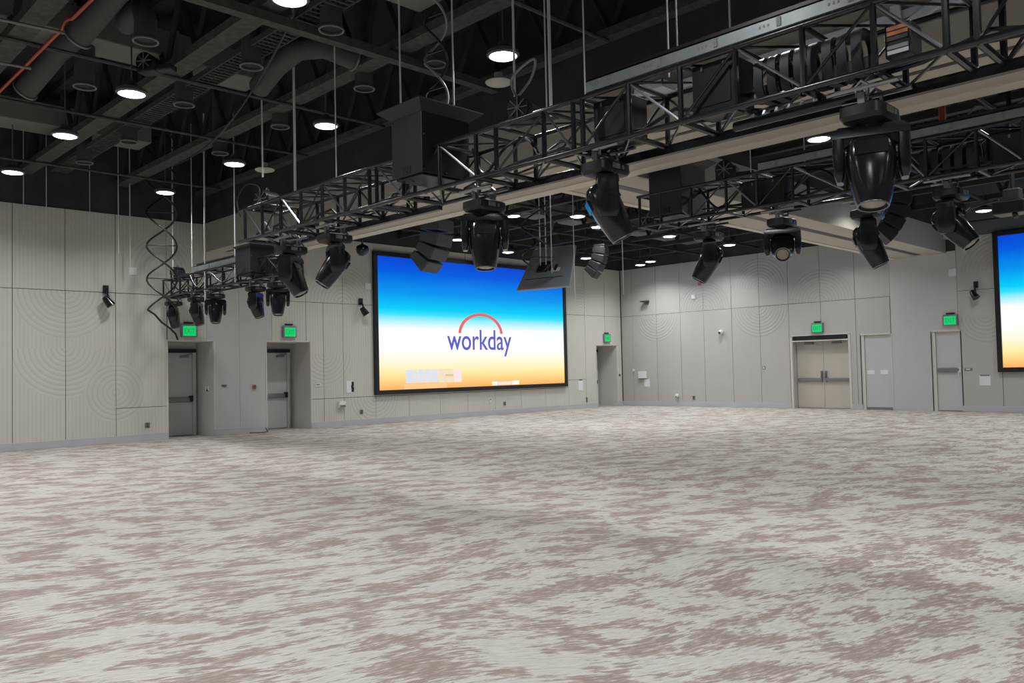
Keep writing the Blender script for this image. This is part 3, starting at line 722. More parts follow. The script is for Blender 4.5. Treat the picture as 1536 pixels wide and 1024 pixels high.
spiral('double spiral cable dropping into the largest black box', 6.95, 8.35, 5.05, 7.6, .15, 1.0, .4, ('darkwire', 'silvercable'), True, .017)
spiral('thin double spiral cable hanging in front of the display panel', 14.2, 13.4, 4.0, 6.1, .38, 1.5, 1.2, ('darkwire', 'darkwire'), True, .02)

# ------------------------------------------------------------------ line arrays, display panel, projector
def line_array(label, loc, yaw, s, n=5, curve=14., mats=('speaker', 'speakerdark'), lean=0.):
    t = thing('line_array_speaker', label, 'speaker', loc, 'line array speakers')
    pos = Vector((0, 0, 0)); ang = math.radians(lean); R0 = Matrix.Rotation(yaw, 4, 'Z')
    hh = .26 * s; w = .62 * s; dpt = .42 * s
    for i in range(n):
        R = R0 @ Matrix.Rotation(ang, 4, 'Y')
        mb = MB(); c = R @ Vector((0, 0, -hh / 2))
        x0, x1 = -dpt / 2, dpt / 2
        vs = [(x0, -w / 2, -hh * .34), (x1, -w / 2, -hh / 2), (x1, w / 2, -hh / 2), (x0, w / 2, -hh * .34), (x0, -w / 2, hh * .34), (x1, -w / 2, hh / 2), (x1, w / 2, hh / 2), (x0, w / 2, hh * .34)]
        mb.add([pos + c + (R @ Vector(v)) for v in vs], [(0, 3, 2, 1), (4, 5, 6, 7), (0, 1, 5, 4), (1, 2, 6, 5), (2, 3, 7, 6), (3, 0, 4, 7)])
        cab = mb.build('cabinet', mats[0], t, bevel=.012 * s, local=True)
        mb = MB().obox(pos + c + (R @ Vector((x1 + .006 * s, 0, 0))), (.012 * s, w * .94, hh * .86), R.to_3x3()); mb.build('grille', mats[1], cab, local=True)
        pos = pos + (R @ Vector((0, 0, -hh * 1.02))); ang += math.radians(curve)
    mb = MB().obox((0, 0, .04 * s), (dpt * .9, w * .8, .06 * s), R0.to_3x3()); mb.tube([(0, 0, .05), (0, 0, 1.6)], .012, 6)
    mb.build('rigging_frame', 'black', t, local=True)
    return t
line_array('large grey curved line array speaker hanging in front of the large screen', (13.25, 16.0, 5.45), math.radians(-72), 1.22, 4, 15, ('speaker', 'speaker'), 0)
line_array('small blue black line array speaker right of the hung display panel', (18.75, 15.14, 5.15), math.radians(-66), .85, 4, 12, ('black', 'speakerdark'), 6)
line_array('dark line array speaker hanging in front of the far right wall bulkhead', (17.8, 6.35, 5.1), math.radians(-60), .95, 4, 12, ('speakerdark', 'speakerdark'), 6)

t = thing('display_panel', 'tilted grey display panel hung from rods, back facing the viewer', 'display', (14.9, 13.5, 4.05))
c0, c1, c2, c3 = [Vector(p) for p in ((14.9, 14.80, 3.60), (14.9, 12.98, 3.56), (15.55, 13.33, 4.66), (15.55, 14.72, 4.72))]
nrm = (c1 - c0).cross(c3 - c0).normalized(); th = nrm * .07
MB().add([c0, c1, c2, c3, c0 + th, c1 + th, c2 + th, c3 + th], [(0, 1, 2, 3), (7, 6, 5, 4), (0, 4, 5, 1), (1, 5, 6, 2), (2, 6, 7, 3), (3, 7, 4, 0)]).build('back_cover', 'panelback', t, bevel=.01)
m0 = (c0 + c1 + c2 + c3) / 4; sgn = -1 if nrm.x > 0 else 1
off = nrm * (-.03 if (nrm.x > 0) else .1)
ux = (c1 - c0).normalized(); uz = (c3 - c0).normalized()
Rm = Matrix((ux, uz, nrm)).transposed()
MB().obox(m0 + off + ux * -.15, (.34, .30, .06), Rm).build('mount_plate', 'black', t, bevel=.008)
MB().obox(m0 + off * .7 - uz * .33, (1.3, .02, .015), Rm).build('seam', 'black', t)
for q in (.12, .3): MB().obox(m0 + off + ux * q - uz * .05, (.05, .16, .05), Rm).build('bracket', 'black', t)
MB().obox(m0 + off * .7 + ux * .3 - uz * .1, (.28, .10, .012), Rm).build('sticker', 'white', t)
for q in (-.25, -.05): MB().tube([m0 + ux * q + off, (m0 + ux * q + off).xy.to_3d() + Vector((0, 0, 7.7))], .014, 6).build('hanging_rod', 'steelwire', t)

t = thing('projector', 'black projector rig on a ceiling pole above the right hand screen', 'projector', (14.6, 3.55, 4.0))
MB().box((14.4, 3.3, 3.86), (14.8, 3.75, 4.06)).build('body', 'black', t, bevel=.02)
MB().tube([(14.6, 3.5, 4.06), (14.6, 3.5, 7.7)], .035, 8).build('pole', 'black', t)
MB().box((14.5, 3.38, 4.06), (14.7, 3.62, 4.26)).build('clamp', 'housing', t, bevel=.02)
mb = MB(); mb.tube([(14.6, 3.7, 4.12), (14.6, 4.1, 4.06), (14.6, 4.45, 3.78)], .018, 6); mb.build('arm', 'black', t)
MB().box((14.56, 4.42, 3.60), (14.66, 4.52, 3.80)).build('sensor', 'greyplate', t, bevel=.01)
MB().tube([(14.45, 3.45, 3.86), (14.42, 3.42, 3.78)], .04, 10).build('lens_barrel', 'blackgloss', t)

t = thing('dome_camera', 'black dome camera hanging just left of the large screen top', 'camera', (13.6, 19.85, 5.1))
MB().lathe([(.001, -.2), (.10, -.18), (.17, -.1), (.19, 0), (.16, .09), (.08, .13), (.03, .16), (.03, .5)], (13.6, 19.85, 5.2), 20).build('dome', 'blackgloss', t, 50)
MB().tube([(13.6, 19.85, 5.6), (13.6, 19.85, 7.7)], .02, 8).build('stem', 'black', t)

# ------------------------------------------------------------------ ceiling: joists, ducts, pipes, wires
def joist(x, y0, y1, zb, zt, label, group, wide=.16, mat='joist'):
    t = thing('roof_joist', label, 'joist', (x, (y0 + y1) / 2, zb), group)
    MB().box((x - wide, y0, zb), (x + wide, y1, zb + .13)).build('bottom_chord', mat, t)
    MB().box((x - .14, y0, zt - .12), (x + .14, y1, zt)).build('top_chord', 'joistdark', t)
    mb = MB(); n = int((y1 - y0) / 1.15); st = (y1 - y0) / n
    for i in range(n):
        a = y0 + st * i; mb.tube([(x, a, zb + .1), (x, a + st / 2, zt - .08)], .05, 4); mb.tube([(x, a + st / 2, zt - .08), (x, a + st, zb + .1)], .05, 4)
    mb.build('web', 'joistdark', t)
    return t
for x, lb in ((9.42, 'sprayed roof joist lying along the face of the beige bulkhead'), (7.42, 'sprayed roof joist passing left of the largest black box'), (5.28, 'sprayed roof joist beside the cable ladder'), (3.12, 'sprayed roof joist crossing the top left corner'), (.9, 'roof joist overhead, just outside the picture')):
    joist(x, -11.4, WY, 6.42, DECK - .02, lb, 'roof joists over the near hall', .15 if x < 9 else .1)
ORD = ['first', 'second', 'third', 'fourth', 'fifth', 'sixth', 'seventh', 'eighth', 'ninth']
for i in range(9):
    joist(12.7 + 1.7 * i, BY1, WY, 5.95, DECK - .02, 'dark roof joist over the screen room, %s from the long bulkhead' % ORD[i], 'roof joists over the screen room', .08, 'joistdark')
for i in range(6):
    joist(13.4 + 2.3 * i, -11.4, BY0, 5.95, DECK - .02, 'dark roof joist over the right room, %s from the second truss' % ORD[i], 'roof joists over the right room', .08, 'joistdark')

def bar(name, label, cat, p0, p1, r, mat, group=None, n=6): return tag(MB().tube([p0, p1], r, n).build(name, mat, None, 50), label, cat, group)
for y, lb in ((15.75, 'thin bridging pipe under the joists at upper left'), (19.95, 'bridging pipe nearest the long wall'), (12.9, 'bridging pipe between the two rows of round duct ends'), (7.35, 'bridging pipe above the front truss motor'), (5.0, 'bridging pipe above the right part of the front truss')):
    bar('bridging_pipe', lb, 'pipe', (-8, y, 6.38), (9.4, y, 6.38), .03, 'joist', 'bridging pipes')
tag(MB().box((-8, 9.68, 6.24), (9.4, 9.84, 6.36)).build('cross_beam', 'joist'), 'sprayed cross beam over the cable ladder near the top picture edge', 'beam')
for i, y in enumerate((12.4, 14.9, 17.2, 19.6)):
    bar('bridging_pipe', 'bridging pipe over the screen room, %s from the cross bulkhead' % ['first', 'second', 'third', 'fourth'][i], 'pipe', (AX1, y, 5.9), (RX, y, 5.9), .04, 'joistdark', 'screen room pipes')
for i, y in enumerate((6.6, 4.0, 1.2)):
    bar('bridging_pipe', 'bridging pipe over the right room, %s from the cross bulkhead' % ['first', 'second', 'third'][i], 'pipe', (AX1, y, 5.9), (RX, y, 5.9), .04, 'joistdark', 'right room pipes')
# rectangular ducts
def rduct(label, y0, y1, x0, x1, z0, z1, group):
    t = thing('rectangular_duct', label, 'duct', ((x0 + x1) / 2, (y0 + y1) / 2, z0), group)
    MB().box((x0, y0, z0), (x1, y1, z1)).build('duct_body', 'duct', t, bevel=.02)
    n = int((x1 - x0) / 1.5)
    for i in range(1, n): 
        x = x0 + (x1 - x0) * i / n; MB().box((x - .02, y0 - .02, z0 - .02), (x + .02, y1 + .02, z1 + .02)).build('flange', 'duct', t)
    return t
rduct('flat grey duct crossing the joists at upper left', 13.30, 14.05, -7, 7.1, 6.85, 7.3, 'flat ducts over the near hall')
rduct('flat grey duct close to the long wall', 18.5, 19.3, -7, 7.1, 6.85, 7.3, 'flat ducts over the near hall')
rduct('flat grey duct above the largest black box', 8.15, 9.0, -7, 7.2, 6.7, 7.3, 'flat ducts over the near hall')
rduct('flat duct over the screen room beside the cross bulkhead', 12.9, 13.7, AX1, RX - .5, 6.3, 6.8, 'flat ducts beyond the bulkhead')
rduct('flat duct over the screen room close to the long wall', 16.95, 17.65, AX1, RX - .5, 6.3, 6.8, 'flat ducts beyond the bulkhead')
# round duct ends
def round_duct(label, path, r=.148, rim=True):
    end = Vector(path[-1])
    t = thing('round_duct', label, 'duct', end, 'round air ducts with pale rims')
    MB().tube(path, r, 20, 0, False).build('duct_tube', 'tube', t, 40)
    d = (Vector(path[-1]) - Vector(path[-2])).normalized()
    a = d.orthogonal().normalized(); b = d.cross(a)
    MB().tube([end + (a * math.cos(2 * PI * k / 24) + b * math.sin(2 * PI * k / 24)) * (r + .012) for k in range(25)], .016, 6, 0, False).build('rim', 'ductrim', t, 60)
    MB().tube([end - d * .05, end - d * .03], r - .005, 20).build('grille', 'joistdark', t, 40)
    return t
RD = [((3.54, 11.77), 1, 'slanted round duct end at upper left, higher of the two'), ((3.59, 14.48), 1, 'slanted round duct end at the left picture edge'),
 ((4.23, 13.71), 0, 'round duct end hanging straight down beside the slanted ducts'), ((4.26, 11.30), 2, 'round duct end with elbow near the top left lamp'),
 ((5.94, 9.31), 0, 'round duct end at the top, left of the spiral drop'), ((5.77, 11.22), 0, 'round duct end near the flat grey duct'), ((5.74, 13.56), 0, 'round duct end left of the sprayed joist'),
 ((5.86, 16.41), 0, 'round duct end below the flat duct close to the long wall'), ((7.57, 10.92), 0, 'round duct end behind the largest box at its left'), ((7.55, 16.08), 0, 'round duct end above the left end of the front truss'),
 ((7.76, 9.34), 0, 'round duct end right of the spiral drop'), ((5.72, 18.58), 0, 'round duct end nearest the long wall'), ((7.57, 13.64), 0, 'round duct end right of the white pendant dish')]
for (x, y), k, lb in RD:
    z = 6.20
    if k == 1: round_duct(lb, [(x + .55, y - 1.5, 7.0), (x + .25, y - .7, 6.65), (x, y, z)], .165)
    elif k == 2: round_duct(lb, [(x + .1, y + 1.0, 6.78), (x + .05, y + .5, 6.76), (x, y + .12, 6.7), (x, y, 6.5), (x, y, z)])
    else: round_duct(lb, [(x, y, DECK + .02), (x, y, z)])
round_duct('thick bent round duct left of the largest black box', [(6.35, 12.1, 6.25), (6.32, 11.5, 6.42), (6.35, 10.9, 6.52), (6.6, 10.55, 6.52), (7.1, 10.5, 6.45)], .17)
# ladder cable trays
def ladder(label, x, y0, y1, z, w=.34):
    t = thing('cable_ladder', label, 'cable tray', (x, (y0 + y1) / 2, z), 'cable ladders under the roof')
    for s in (-1, 1): MB().box((x + s * w / 2 - .012, y0, z), (x + s * w / 2 + .012, y1, z + .09)).build('side_rail', 'joist', t)
    mb = MB(); n = int((y1 - y0) / .12)
    for i in range(n): mb.box((x - w / 2, y0 + i * .12, z), (x + w / 2, y0 + i * .12 + .035, z + .02))
    mb.build('rungs', 'joist', t)
    mb = MB()
    for q in (-.08, 0, .09): mb.tube([(x + q, y0, z + .045), (x + q, y1, z + .045)], .025, 6)
    mb.build('cable_bundle', 'joistdark', t)
    return t
ladder('cable ladder running beside the sprayed joist towards the long wall', 5.88, 3, 21.0, 6.46)
# red sprinkler pipe
tag(MB().tube([(3.38, 16.5, 6.3), (3.38, 11.85, 6.3), (3.38, 11.75, 6.35), (3.38, 11.6, 6.35), (3.38, 11.45, 6.3), (3.40, 3.0, 6.3)], .022, 8).build('sprinkler_pipe', 'red', None, 50), 'red sprinkler pipe at the top left corner', 'pipe')
for y, lb in ((11.9, 'pale threaded strut beside the red pipe, upper one'), (13.6, 'pale threaded strut beside the red pipe, lower one')):
    bar('threaded_strut', lb, 'strut', (2.6, y + .1, 6.27), (3.45, y, 6.27), .022, 'ductrim', 'struts by the red pipe', 6)
lead('power_cable', 'black cable hanging from the roof to the tall spiral cable', [(5.6, 9.6, 6.5), (6.1, 11.6, 6.2), (6.9, 15.0, 6.1), (7.8, 19.3, 6.6), (7.9, 19.9, 7.3)], .018)
bar('red_standpipe', 'short red pipe rising above the second truss at right', 'pipe', (12.9, 3.95, 4.9), (12.9, 3.95, 6.2), .05, 'red', None, 8)

# hanging wires
WI = [(5.14, 20.9, 4.9, .010, 'thin wire hanging by the left picture edge'), (5.61, 20.9, 5.0, .010, 'thin wire hanging second from the left picture edge'), (6.42, 20.5, 5.2, .007, 'faint wire hanging left of the wall spotlight'),
 (7.06, 20.5, 4.6, .011, 'wire hanging just left of the white wall plate'), (7.47, 20.9, 4.32, .014, 'bright wire hanging down to the white wall plate'), (8.28, 20.3, 4.05, .018, 'thick rod holding the outer end of the short truss'), (8.3, 19.23, 4.05, .010, 'thin wire right of the spiral cable'),
 (8.2, 18.3, 3.0, .018, 'long rod hanging past the shiny front light of the short truss'), (8.2, 16.8, 3.6, .014, 'rod hanging past the short truss beside its box'), (7.0, 13.25, 5.1, .016, 'rod hanging at the left end of the front truss'), (6.7, 11.62, 4.5, .020, 'bright rod holding the front truss left part'),
 (6.62, 10.3, 4.5, .010, 'thin wire under the lit lamp left of the largest box'), (6.55, 8.62, 5.05, .013, 'rod holding the left side of the largest box'), (6.9, 7.95, 5.05, .012, 'rod standing on the right side of the largest box'), (6.9, 6.83, 4.8, .015, 'bright rod left of the front truss motor'), (7.1, 6.5, 4.7, .010, 'thin rod at the front truss motor'),
 (6.9, 6.25, 4.5, .020, 'bright rod right of the front truss motor'), (7.0, 5.82, 4.5, .010, 'thin rod where the aluminium rail begins'), (7.1, 4.77, 4.6, .010, 'left of two thin wires above the aluminium rail'), (7.1, 4.66, 4.6, .010, 'right of two thin wires above the aluminium rail'), (7.1, 4.05, 4.6, .011, 'thin wire above the black equipment case'),
 (11.9, 6.5, 4.6, .010, 'thin rod reaching the motor of the second truss'), (11.9, 5.6, 4.6, .012, 'rod reaching the second truss above the round faced light'), (15.0, 12.95, 3.2, .012, 'thin rod right of the hung display panel'), (16.2, 12.4, 3.4, .012, 'thin rod between display panel and small speaker'), (12.6, 11.5, 3.6, .010, 'thin wire hanging behind the light leaning right')]
for x, y, z, r, lb in WI: bar('hanging_wire', lb, 'wire', (x, y, z), (x, y, DECK - .05 if x < 9.5 or x > 11.5 else 4.95), r, 'steelwire', 'suspension wires and rods')

# ------------------------------------------------------------------ lamps
POWER = 44.
def high_bay(stem):
    t = thing('high_bay_lamp', '', 'lamp', (0, 0, 0), 'round high bay lamps')
    MB().lathe([(.001, .20), (.06, .20), (.08, .15), (.14, .11), (.215, .07), (.225, .02), (.20, .005), (.19, .0), (.185, .02), (.001, .03)], (0, 0, 0), 28).build('shade', 'lampshell', t, 45, local=True)
    tag(MB().lathe([(.001, -.018), (.10, -.014), (.17, -.002), (.186, .012)], (0, 0, 0), 28).build('lens', 'lit', t, 60, local=True), 'glowing white lens')
    MB().tube([(0, 0, .2), (0, 0, stem)], .012, 6).build('stem', 'lampshell', t, local=True)
    L = bpy.data.lights.new('lamp_light', 'AREA'); L.shape = 'DISK'; L.size = .34; L.energy = POWER; L.color = (1., .99, .975); L.spread = math.radians(140)
    lo = bpy.data.objects.new('lamp_light', L); COL.objects.link(lo); lo.parent = t; lo.location = (0, 0, -.03)
    return t
HB = high_bay(DECK - 5.83); HF = high_bay(DECK - 5.58)
NEAR = [((4.46, 18.93), 'lit round lamp at the left picture edge, nearest the long wall'), ((4.46, 15.51), 'lit round lamp at upper left, second in its row from the long wall'), ((4.53, 12.57), 'lit round lamp under the roof motor at upper left'),
 ((7.54, 18.89), 'lit round lamp behind the tall spiral cable'), ((7.57, 15.49), 'lit round lamp above the left end of the front truss'), ((7.58, 12.09), 'lit round lamp left of the largest black box'), ((4.70, 8.22), 'lit round lamp cut by the top picture edge'), ((7.69, 7.82), 'lit round lamp above the white pendant dish near the front truss motor')]
FAR = [((16.4, 16.4), 'lit lamp showing between the light over the large screen and the bulkhead'), ((19.5, 19.8), 'lit lamp just above the top edge of the large screen'), ((16.4, 14.0), 'lit lamp beside the small line array speaker, nearer one'), ((18.1, 14.7), 'lit lamp beside the light leaning right over the display panel'),
 ((21.2, 14.4), 'lit lamp left of the light below the second truss box'), ((24.4, 14.2), 'lit lamp right of the light below the second truss box'), ((26.2, 19.2), 'left of two lit lamps in the far corner'), ((25.7, 18.35), 'right of two lit lamps in the far corner'), ((20.4, 7.6), 'lit lamp beside the largest looking moving light')]
HID = [(7.8, 4.2), (4.7, 4.2), (7.8, .6), (4.7, .6), (7.8, -2.8), (4.7, -2.8), (1.4, 18.9), (1.4, 15.5), (1.4, 12.1), (1.4, 8.2), (1.4, 4.4), (1.4, .9), (-2., 18.9), (-2., 15.5), (-2., 12.1), (-2., 8.4), (-2., 4.6), (-2, .9), (1.4, -2.8), (-5.5, 14.5), (-5.5, 8.6), (-5.5, 2.6), (3., -7.)]
HIDF = [(13.2, 18.6), (16.4, 18.8), (22.9, 19.2), (13.0, 11.6), (17.6, 11.4), (21.6, 11.5), (25.6, 11.5), (26.2, 16.0), (14.2, 6.4), (14.2, 2.8), (17.6, 2.8), (21.0, 3.4), (24.6, 6.6), (24.6, 3.2), (24.6, -.6), (20.8, -1.), (17., -1.), (14., -2.5), (20, -6), (25, -6)]
used = set()
def put(x, y, z, label, group):
    src = HB if z == 5.85 else HF
    o = copy_tree(src) if src in used else src
    used.add(src)
    o.location = (x, y, z); o['label'] = label; o['group'] = group
for (x, y), lb in NEAR: put(x, y, 5.85, lb, 'round lamps over the near hall')
for (x, y), lb in FAR: put(x, y, 5.6 if x != 16.4 or y != 16.4 else 5.97, lb, 'round lamps beyond the bulkhead')
for (x, y) in HID: put(x, y, 5.85, 'round lamp over the near hall outside the picture', 'near hall lamps outside the picture')
for (x, y) in HIDF: put(x, y, 5.6, 'round lamp beyond the bulkhead hidden from view', 'far lamps hidden from view')
def dish(label, x, y, z):
    t = thing('pendant_dish', label, 'pendant', (x, y, z), 'white pendant dishes')
    MB().lathe([(.001, 0), (.10, .012), (.19, .04), (.205, .06), (.18, .075), (.07, .10), (.065, .2), (.001, .205)], (x, y, z), 26).build('dish', 'dish', t, 50)
    MB().tube([(x, y, z + .2), (x, y, z + 1.2)], .01, 6).build('cord', 'darkwire', t)
dish('white unlit pendant dish above the left end of the front truss', 8.40, 15.8, 5.88)
dish('white unlit pendant dish below the lit lamp near the front truss motor', 8.5, 8.75, 5.88)

# ------------------------------------------------------------------ wall fittings
def spot(label, p, facing):
    t = thing('wall_spotlight', label, 'spotlight', p, 'black wall spotlights')
    x, y, z = p; f = Vector(facing); s = Vector((-f.y, f.x, 0))
    v = Vector(p)
    R = Matrix((s, f, Vector((0, 0, 1)))).transposed()
    MB().obox(v + Vector((0, 0, .22)) + f * .04, (.12, .08, .20), R).build('bracket', 'black', t, bevel=.01)
    MB().tube([v + Vector((0, 0, .2)) + f * .08, v + f * .16 + Vector((0, 0, .08)), v + f * .2 + Vector((0, 0, -.02)) + s * .03], .025, 8).build('arm', 'black', t, 40)
    a = v + f * .20 + Vector((0, 0, .02)) - s * .08; b = v + f * .26 + Vector((0, 0, -.20)) + s * .06
    MB().tube([a, a.lerp(b, .35), b], [.07, .09, .115], 14).build('lamp_can', 'blackgloss', t, 40)
spot('black wall spotlight on the long wall left of the doors', (7.03, WY, 3.58), (0, -1, 0))
spot('black wall spotlight just left of the large screen', (14.5, WY, 3.60), (0, -1, 0))
spot('black wall spotlight left of the right hand screen', (RX, 7.71, 3.66), (-1, 0, 0))

def exit_sign(label, p, along):
    t = thing('exit_sign', label, 'exit sign', p, 'green exit signs')
    x, y, z = p; w, h, d = .42, .34, .09
    def bx(a0, a1, z0, z1, d0, d1): return MB().box((x + a0, y - d1, z + z0), (x + a1, y - d0, z + z1)) if along == 'x' else MB().box((x - d1, y + a0, z + z0), (x - d0, y + a1, z + z1))
    bx(-w / 2, w / 2, -h / 2, h / 2, 0, d).build('housing', 'alu', t, bevel=.01)
    f = bx(-w / 2 + .04, w / 2 - .04, -h / 2 + .03, h / 2 - .05, d - .01, d + .008).build('sign_face', 'exitgreen', t)
    bx(-.12, .12, h / 2 + .02, h / 2 + .06, .0, .05).build('canopy', 'black', t)
    if along == 'x': text_mesh('EXIT', .19, 'exitletter', f, (0, -d - .009, -.075), 0, 'letters', .72, .001)
    else: text_mesh('EXIT', .19, 'exitletter', f, (-d - .009, 0, -.075), -PI / 2, 'letters', .72, .001)
exit_sign('green exit sign above the leftmost recessed door', (9.09, WY, 2.82), 'x')
exit_sign('green exit sign above the recessed door nearer the large screen', (12.03, WY, 2.84), 'x')
exit_sign('green exit sign above the narrow door by the far corner', (26.61, WY, 2.82), 'x')
exit_sign('green exit sign above the tan double doors', (RX, 12.75, 2.82), 'y')
exit_sign('green exit sign above the exit door near the right hand screen', (RX, 8.47, 2.84), 'y')

def plate(name, label, cat, along, a, z, w, h, d, mat, group=None, extra=None):
    o = (MB().box((a - w / 2, WY - d, z - h / 2), (a + w / 2, WY, z + h / 2)) if along == 'x' else MB().box((RX - d, a - w / 2, z - h / 2), (RX, a + w / 2, z + h / 2))).build(name, mat, None, bevel=min(.006, d * .4))
    # origin at the plate
    c = Vector((a, WY, z)) if along == 'x' else Vector((RX, a, z))
    for v in o.data.vertices: v.co -= c
    o.location = c
    tag(o, label, cat, group)
    for (nm, da, dz, w2, h2, m2) in extra or []:
        q = (MB().box((da - w2 / 2, -d - .004, dz - h2 / 2), (da + w2 / 2, -d + .002, dz + h2 / 2)) if along == 'x' else MB().box((-d - .004, -da - w2 / 2, dz - h2 / 2), (-d + .002, -da + w2 / 2, dz + h2 / 2)))
        q.build(nm, m2, o, local=True)
    return o
sock = [('socket', 0, .03, .05, .04, 'darkplate'), ('socket', 0, -.03, .05, .04, 'darkplate')]
plate('wall_plate', 'white square plate high on the long wall right of the spotlight', 'wall plate', 'x', 7.69, 4.30, .19, .19, .03, 'white', 'square wall plates')
plate('wall_plate', 'white square plate high beside the large screen', 'wall plate', 'x', 14.80, 4.32, .22, .20, .03, 'white', 'square wall plates')
plate('wall_plate', 'white square plate high above the exit door near the right hand screen', 'wall plate', 'y', 8.36, 4.33, .22, .24, .03, 'white', 'square wall plates')
plate('wall_plate', 'small white box high on the far wall behind a leaning light', 'wall plate', 'y', 17.73, 4.30, .16, .15, .08, 'white', 'square wall plates')
plate('power_outlet', 'grey outlet low on the long wall left of the doors', 'outlet', 'x', 8.02, .40, .12, .13, .015, 'greyplate', 'wall outlets', sock)
plate('power_outlet', 'grey outlet low on the long wall left of the large screen', 'outlet', 'x', 14.49, .40, .12, .14, .015, 'greyplate', 'wall outlets', sock)
plate('power_outlet', 'grey outlet low under the large screen', 'outlet', 'x', 20.67, .38, .12, .14, .015, 'greyplate', 'wall outlets', sock)
plate('power_outlet', 'small white outlet under the large screen with a thin lead', 'outlet', 'x', 19.95, .52, .09, .12, .03, 'white', 'wall outlets', sock[:1])
plate('power_outlet', 'grey outlet low beside the narrow corner door', 'outlet', 'x', 25.27, .33, .09, .22, .015, 'greyplate', 'wall outlets', sock)
plate('power_outlet', 'grey outlet low on the far wall right of the white round fitting', 'outlet', 'y', 17.87, .34, .12, .15, .015, 'greyplate', 'wall outlets', sock)
plate('light_switch', 'dark switch strip on the pocket wall right of the leftmost door', 'switch', 'x', 10.06, 1.34, .15, .07, .02, 'greyplate', 'wall switches', [('button', -.03, 0, .03, .04, 'darkplate'), ('button', .03, 0, .03, .04, 'darkplate')])
plate('light_switch', 'white switch strip right of the recessed door nearer the large screen', 'switch', 'x', 12.97, 1.28, .17, .11, .02, 'white', 'wall switches', [('button', -.04, .01, .03, .04, 'greyplate'), ('button', 0, .01, .03, .04, 'greyplate'), ('button', .04, .01, .03, .04, 'greyplate')])
plate('alarm_button', 'small red brown box on the pocket wall between the two recessed doors', 'button', 'x', 10.94, 1.28, .09, .12, .04, plain('button_brown', (.30, .14, .10), .5), None, [('button', 0, 0, .04, .04, 'darkplate')])
plate('paper_notice', 'white notice with a black figure on the long wall left of the screen', 'notice', 'x', 14.09, 1.19, .27, .36, .012, 'paper', None, [('printed_figure', .09, .09, .08, .13, 'black'), ('printed_figure', .09, -.08, .09, .16, 'black'), ('printed_figure', .06, .0, .05, .08, 'black'), ('printed_figure', .11, .0, .05, .05, 'greyplate')])
plate('junction_box', 'white box low on the long wall below the black figure notice', 'box', 'x', 13.76, .66, .22, .20, .10, 'white', None, [('cover', 0, -.05, .2, .08, 'greyplate')])
plate('paper_notice', 'white paper sheet right of the large screen', 'notice', 'x', 24.92, .93, .27, .42, .008, 'paper', 'paper sheets', [('clip', 0, .2, .2, .04, 'darkplate')])
plate('paper_notice', 'white paper sheet below the wall box by the far corner', 'notice', 'y', 20.10, .95, .28, .34, .008, 'paper', 'paper sheets', [('clip', 0, .16, .2, .03, 'greyplate')])
plate('wall_box', 'white box on the far wall beside the corner, above a paper sheet', 'box', 'y', 20.30, 1.27, .38, .30, .07, 'white', None, [('shelf_edge', .03, -.16, .38, .03, 'darkplate')])
plate('paper_notice', 'white paper sheet under the left edge of the right hand screen', 'notice', 'y', 7.58, .96, .30, .32, .008, 'paper', 'paper sheets', [('clip', 0, .15, .26, .04, 'greyplate')])
plate('wall_switch', 'long pale switch strip right of the exit door near the right hand screen', 'switch', 'y', 8.03, 1.30, .22, .07, .02, 'greyplate', 'wall switches', [('button', 0, 0, .12, .03, 'white')])
plate('light_switch', 'small blue grey switch on the far wall left of the double doors', 'switch', 'y', 14.84, 1.47, .12, .12, .02, 'greyplate', 'wall switches', [('button', 0, 0, .05, .07, 'steelblue')])
plate('light_switch', 'tiny round dark switch between the corner door and the corner', 'switch', 'x', 27.45, 1.27, .09, .09, .03, 'darkplate', 'wall switches', [('button', 0, 0, .04, .04, 'greyplate')])
plate('wall_sensor', 'tiny white sensor at the far corner', 'sensor', 'y', 20.75, 1.47, .08, .10, .05, 'white', None)
plate('fire_strobe', 'faint red strobe high on the far wall behind a leaning light', 'strobe', 'y', 17.45, 4.85, .13, .24, .04, 'redlight', None, [('lens', 0, .05, .08, .08, 'white')])
for a, lb in ((11.0, 'left of the two paper notices on the service door'), (10.57, 'right of the two paper notices on the service door')):
    c = Vector((RX + .05, a, 1.25)); mb = MB().box((-.006, -.12, -.07), (0, .12, .07)); o = mb.build('paper_notice', 'paper'); o.location = c
    tag(o, lb, 'notice', 'service door notices')
# small far wall devices
t = thing('security_camera', 'white dome security camera on the far wall right of the corner', 'camera', (RX, 16.54, 2.86))
MB().lathe([(.001, -.17), (.05, -.16), (.085, -.1), (.09, -.05), (.06, 0)], (RX, 16.54, 2.86), 16, axis='x').build('housing', 'white', t, 50)
MB().lathe([(.001, -.2), (.045, -.17), (.055, -.14)], (RX, 16.56, 2.83), 14, axis='x').build('dome', 'blackgloss', t, 50)
t = thing('wall_bracket', 'small dark bracket high on the far wall beside the corner', 'bracket', (RX, 20.0, 4.27))
MB().box((RX - .30, 19.86, 4.26), (RX, 20.14, 4.31)).build('arm', 'darkplate', t, bevel=.01)
MB().box((RX - .03, 19.9, 4.16), (RX, 20.1, 4.34)).build('plate', 'greyplate', t)
t = thing('wall_horn', 'white round fitting low on the far wall', 'fitting', (RX, 18.62, .42))
MB().lathe([(.001, -.12), (.07, -.11), (.085, -.05), (.05, 0)], (RX, 18.62, .42), 16, axis='x').build('cover', 'white', t, 50)
MB().lathe([(.001, -.128), (.03, -.124), (.035, -.11)], (RX, 18.62, .38), 12, axis='x').build('lens', 'greyplate', t, 50)
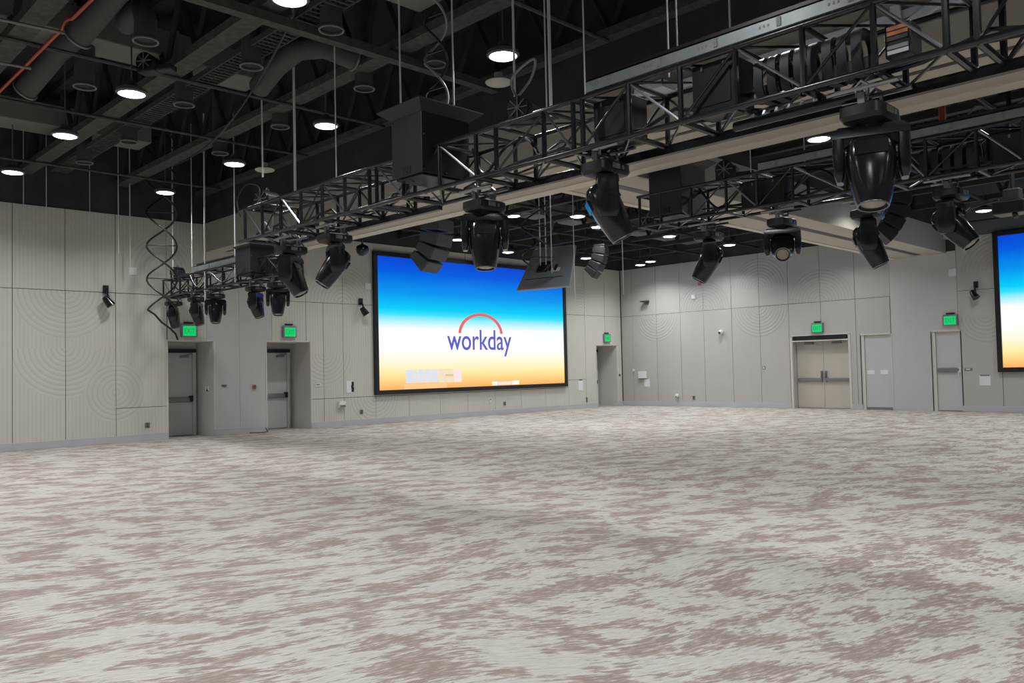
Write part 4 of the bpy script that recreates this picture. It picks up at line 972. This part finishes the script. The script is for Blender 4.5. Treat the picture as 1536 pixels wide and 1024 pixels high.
t = thing('floor_cable', 'black cable lying on the carpet by the pocket wall', 'cable', (11.0, WY - .15, 0))
MB().tube([(10.75, WY - .08, .02), (10.9, WY - .2, .015), (11.1, WY - .25, .015), (11.28, WY - .12, .02), (11.25, WY - .04, .12)], .012, 6).build('lead', 'darkwire', t, 60)
t = thing('key_hooks', 'small white hooks on the right reveal of the leftmost door', 'hooks', (9.775, 21.75, 1.27))
for dy in (-.1, .05):
    MB().box((9.745, 21.75 + dy - .03, 1.22), (9.78, 21.75 + dy + .03, 1.34)).build('hook', 'white', t, bevel=.006)
MB().box((9.74, 21.66, 1.20), (9.775, 21.72, 1.26)).build('latch', 'black', t, bevel=.004)

# ------------------------------------------------------------------ world, camera, view
w = bpy.data.worlds.new('World'); scene.world = w; w.use_nodes = True
w.node_tree.nodes['Background'].inputs[0].default_value = (.5, .5, .5, 1); w.node_tree.nodes['Background'].inputs[1].default_value = .0
cam = bpy.data.cameras.new('Camera'); co = bpy.data.objects.new('Camera', cam); COL.objects.link(co)
yaw, pitch, roll, f = .7906, .0345, -.0223, 1225.7
F = Vector((math.cos(yaw) * math.cos(pitch), math.sin(yaw) * math.cos(pitch), math.sin(pitch)))
Rr = Vector((math.sin(yaw), -math.cos(yaw), 0)); U = Rr.cross(F)
R2 = Rr * math.cos(roll) + U * math.sin(roll); U2 = -Rr * math.sin(roll) + U * math.cos(roll)
co.matrix_world = Matrix(((R2.x, U2.x, -F.x, 0), (R2.y, U2.y, -F.y, 0), (R2.z, U2.z, -F.z, 1.6), (0, 0, 0, 1)))
cam.sensor_fit = 'HORIZONTAL'; cam.sensor_width = 36.; cam.lens = f * 36 / 1536; cam.clip_end = 200; cam.clip_start = .05
scene.camera = co
vs_ = scene.view_settings; vs_.view_transform = 'Standard'; vs_.look = 'None'; vs_.gamma = 1; vs_.use_curve_mapping = False; vs_.exposure = 0.
scene.cycles.max_bounces = 6; scene.cycles.diffuse_bounces = 4; scene.cycles.glossy_bounces = 3
scene.cycles.sample_clamp_indirect = 6.; scene.cycles.use_denoising = True
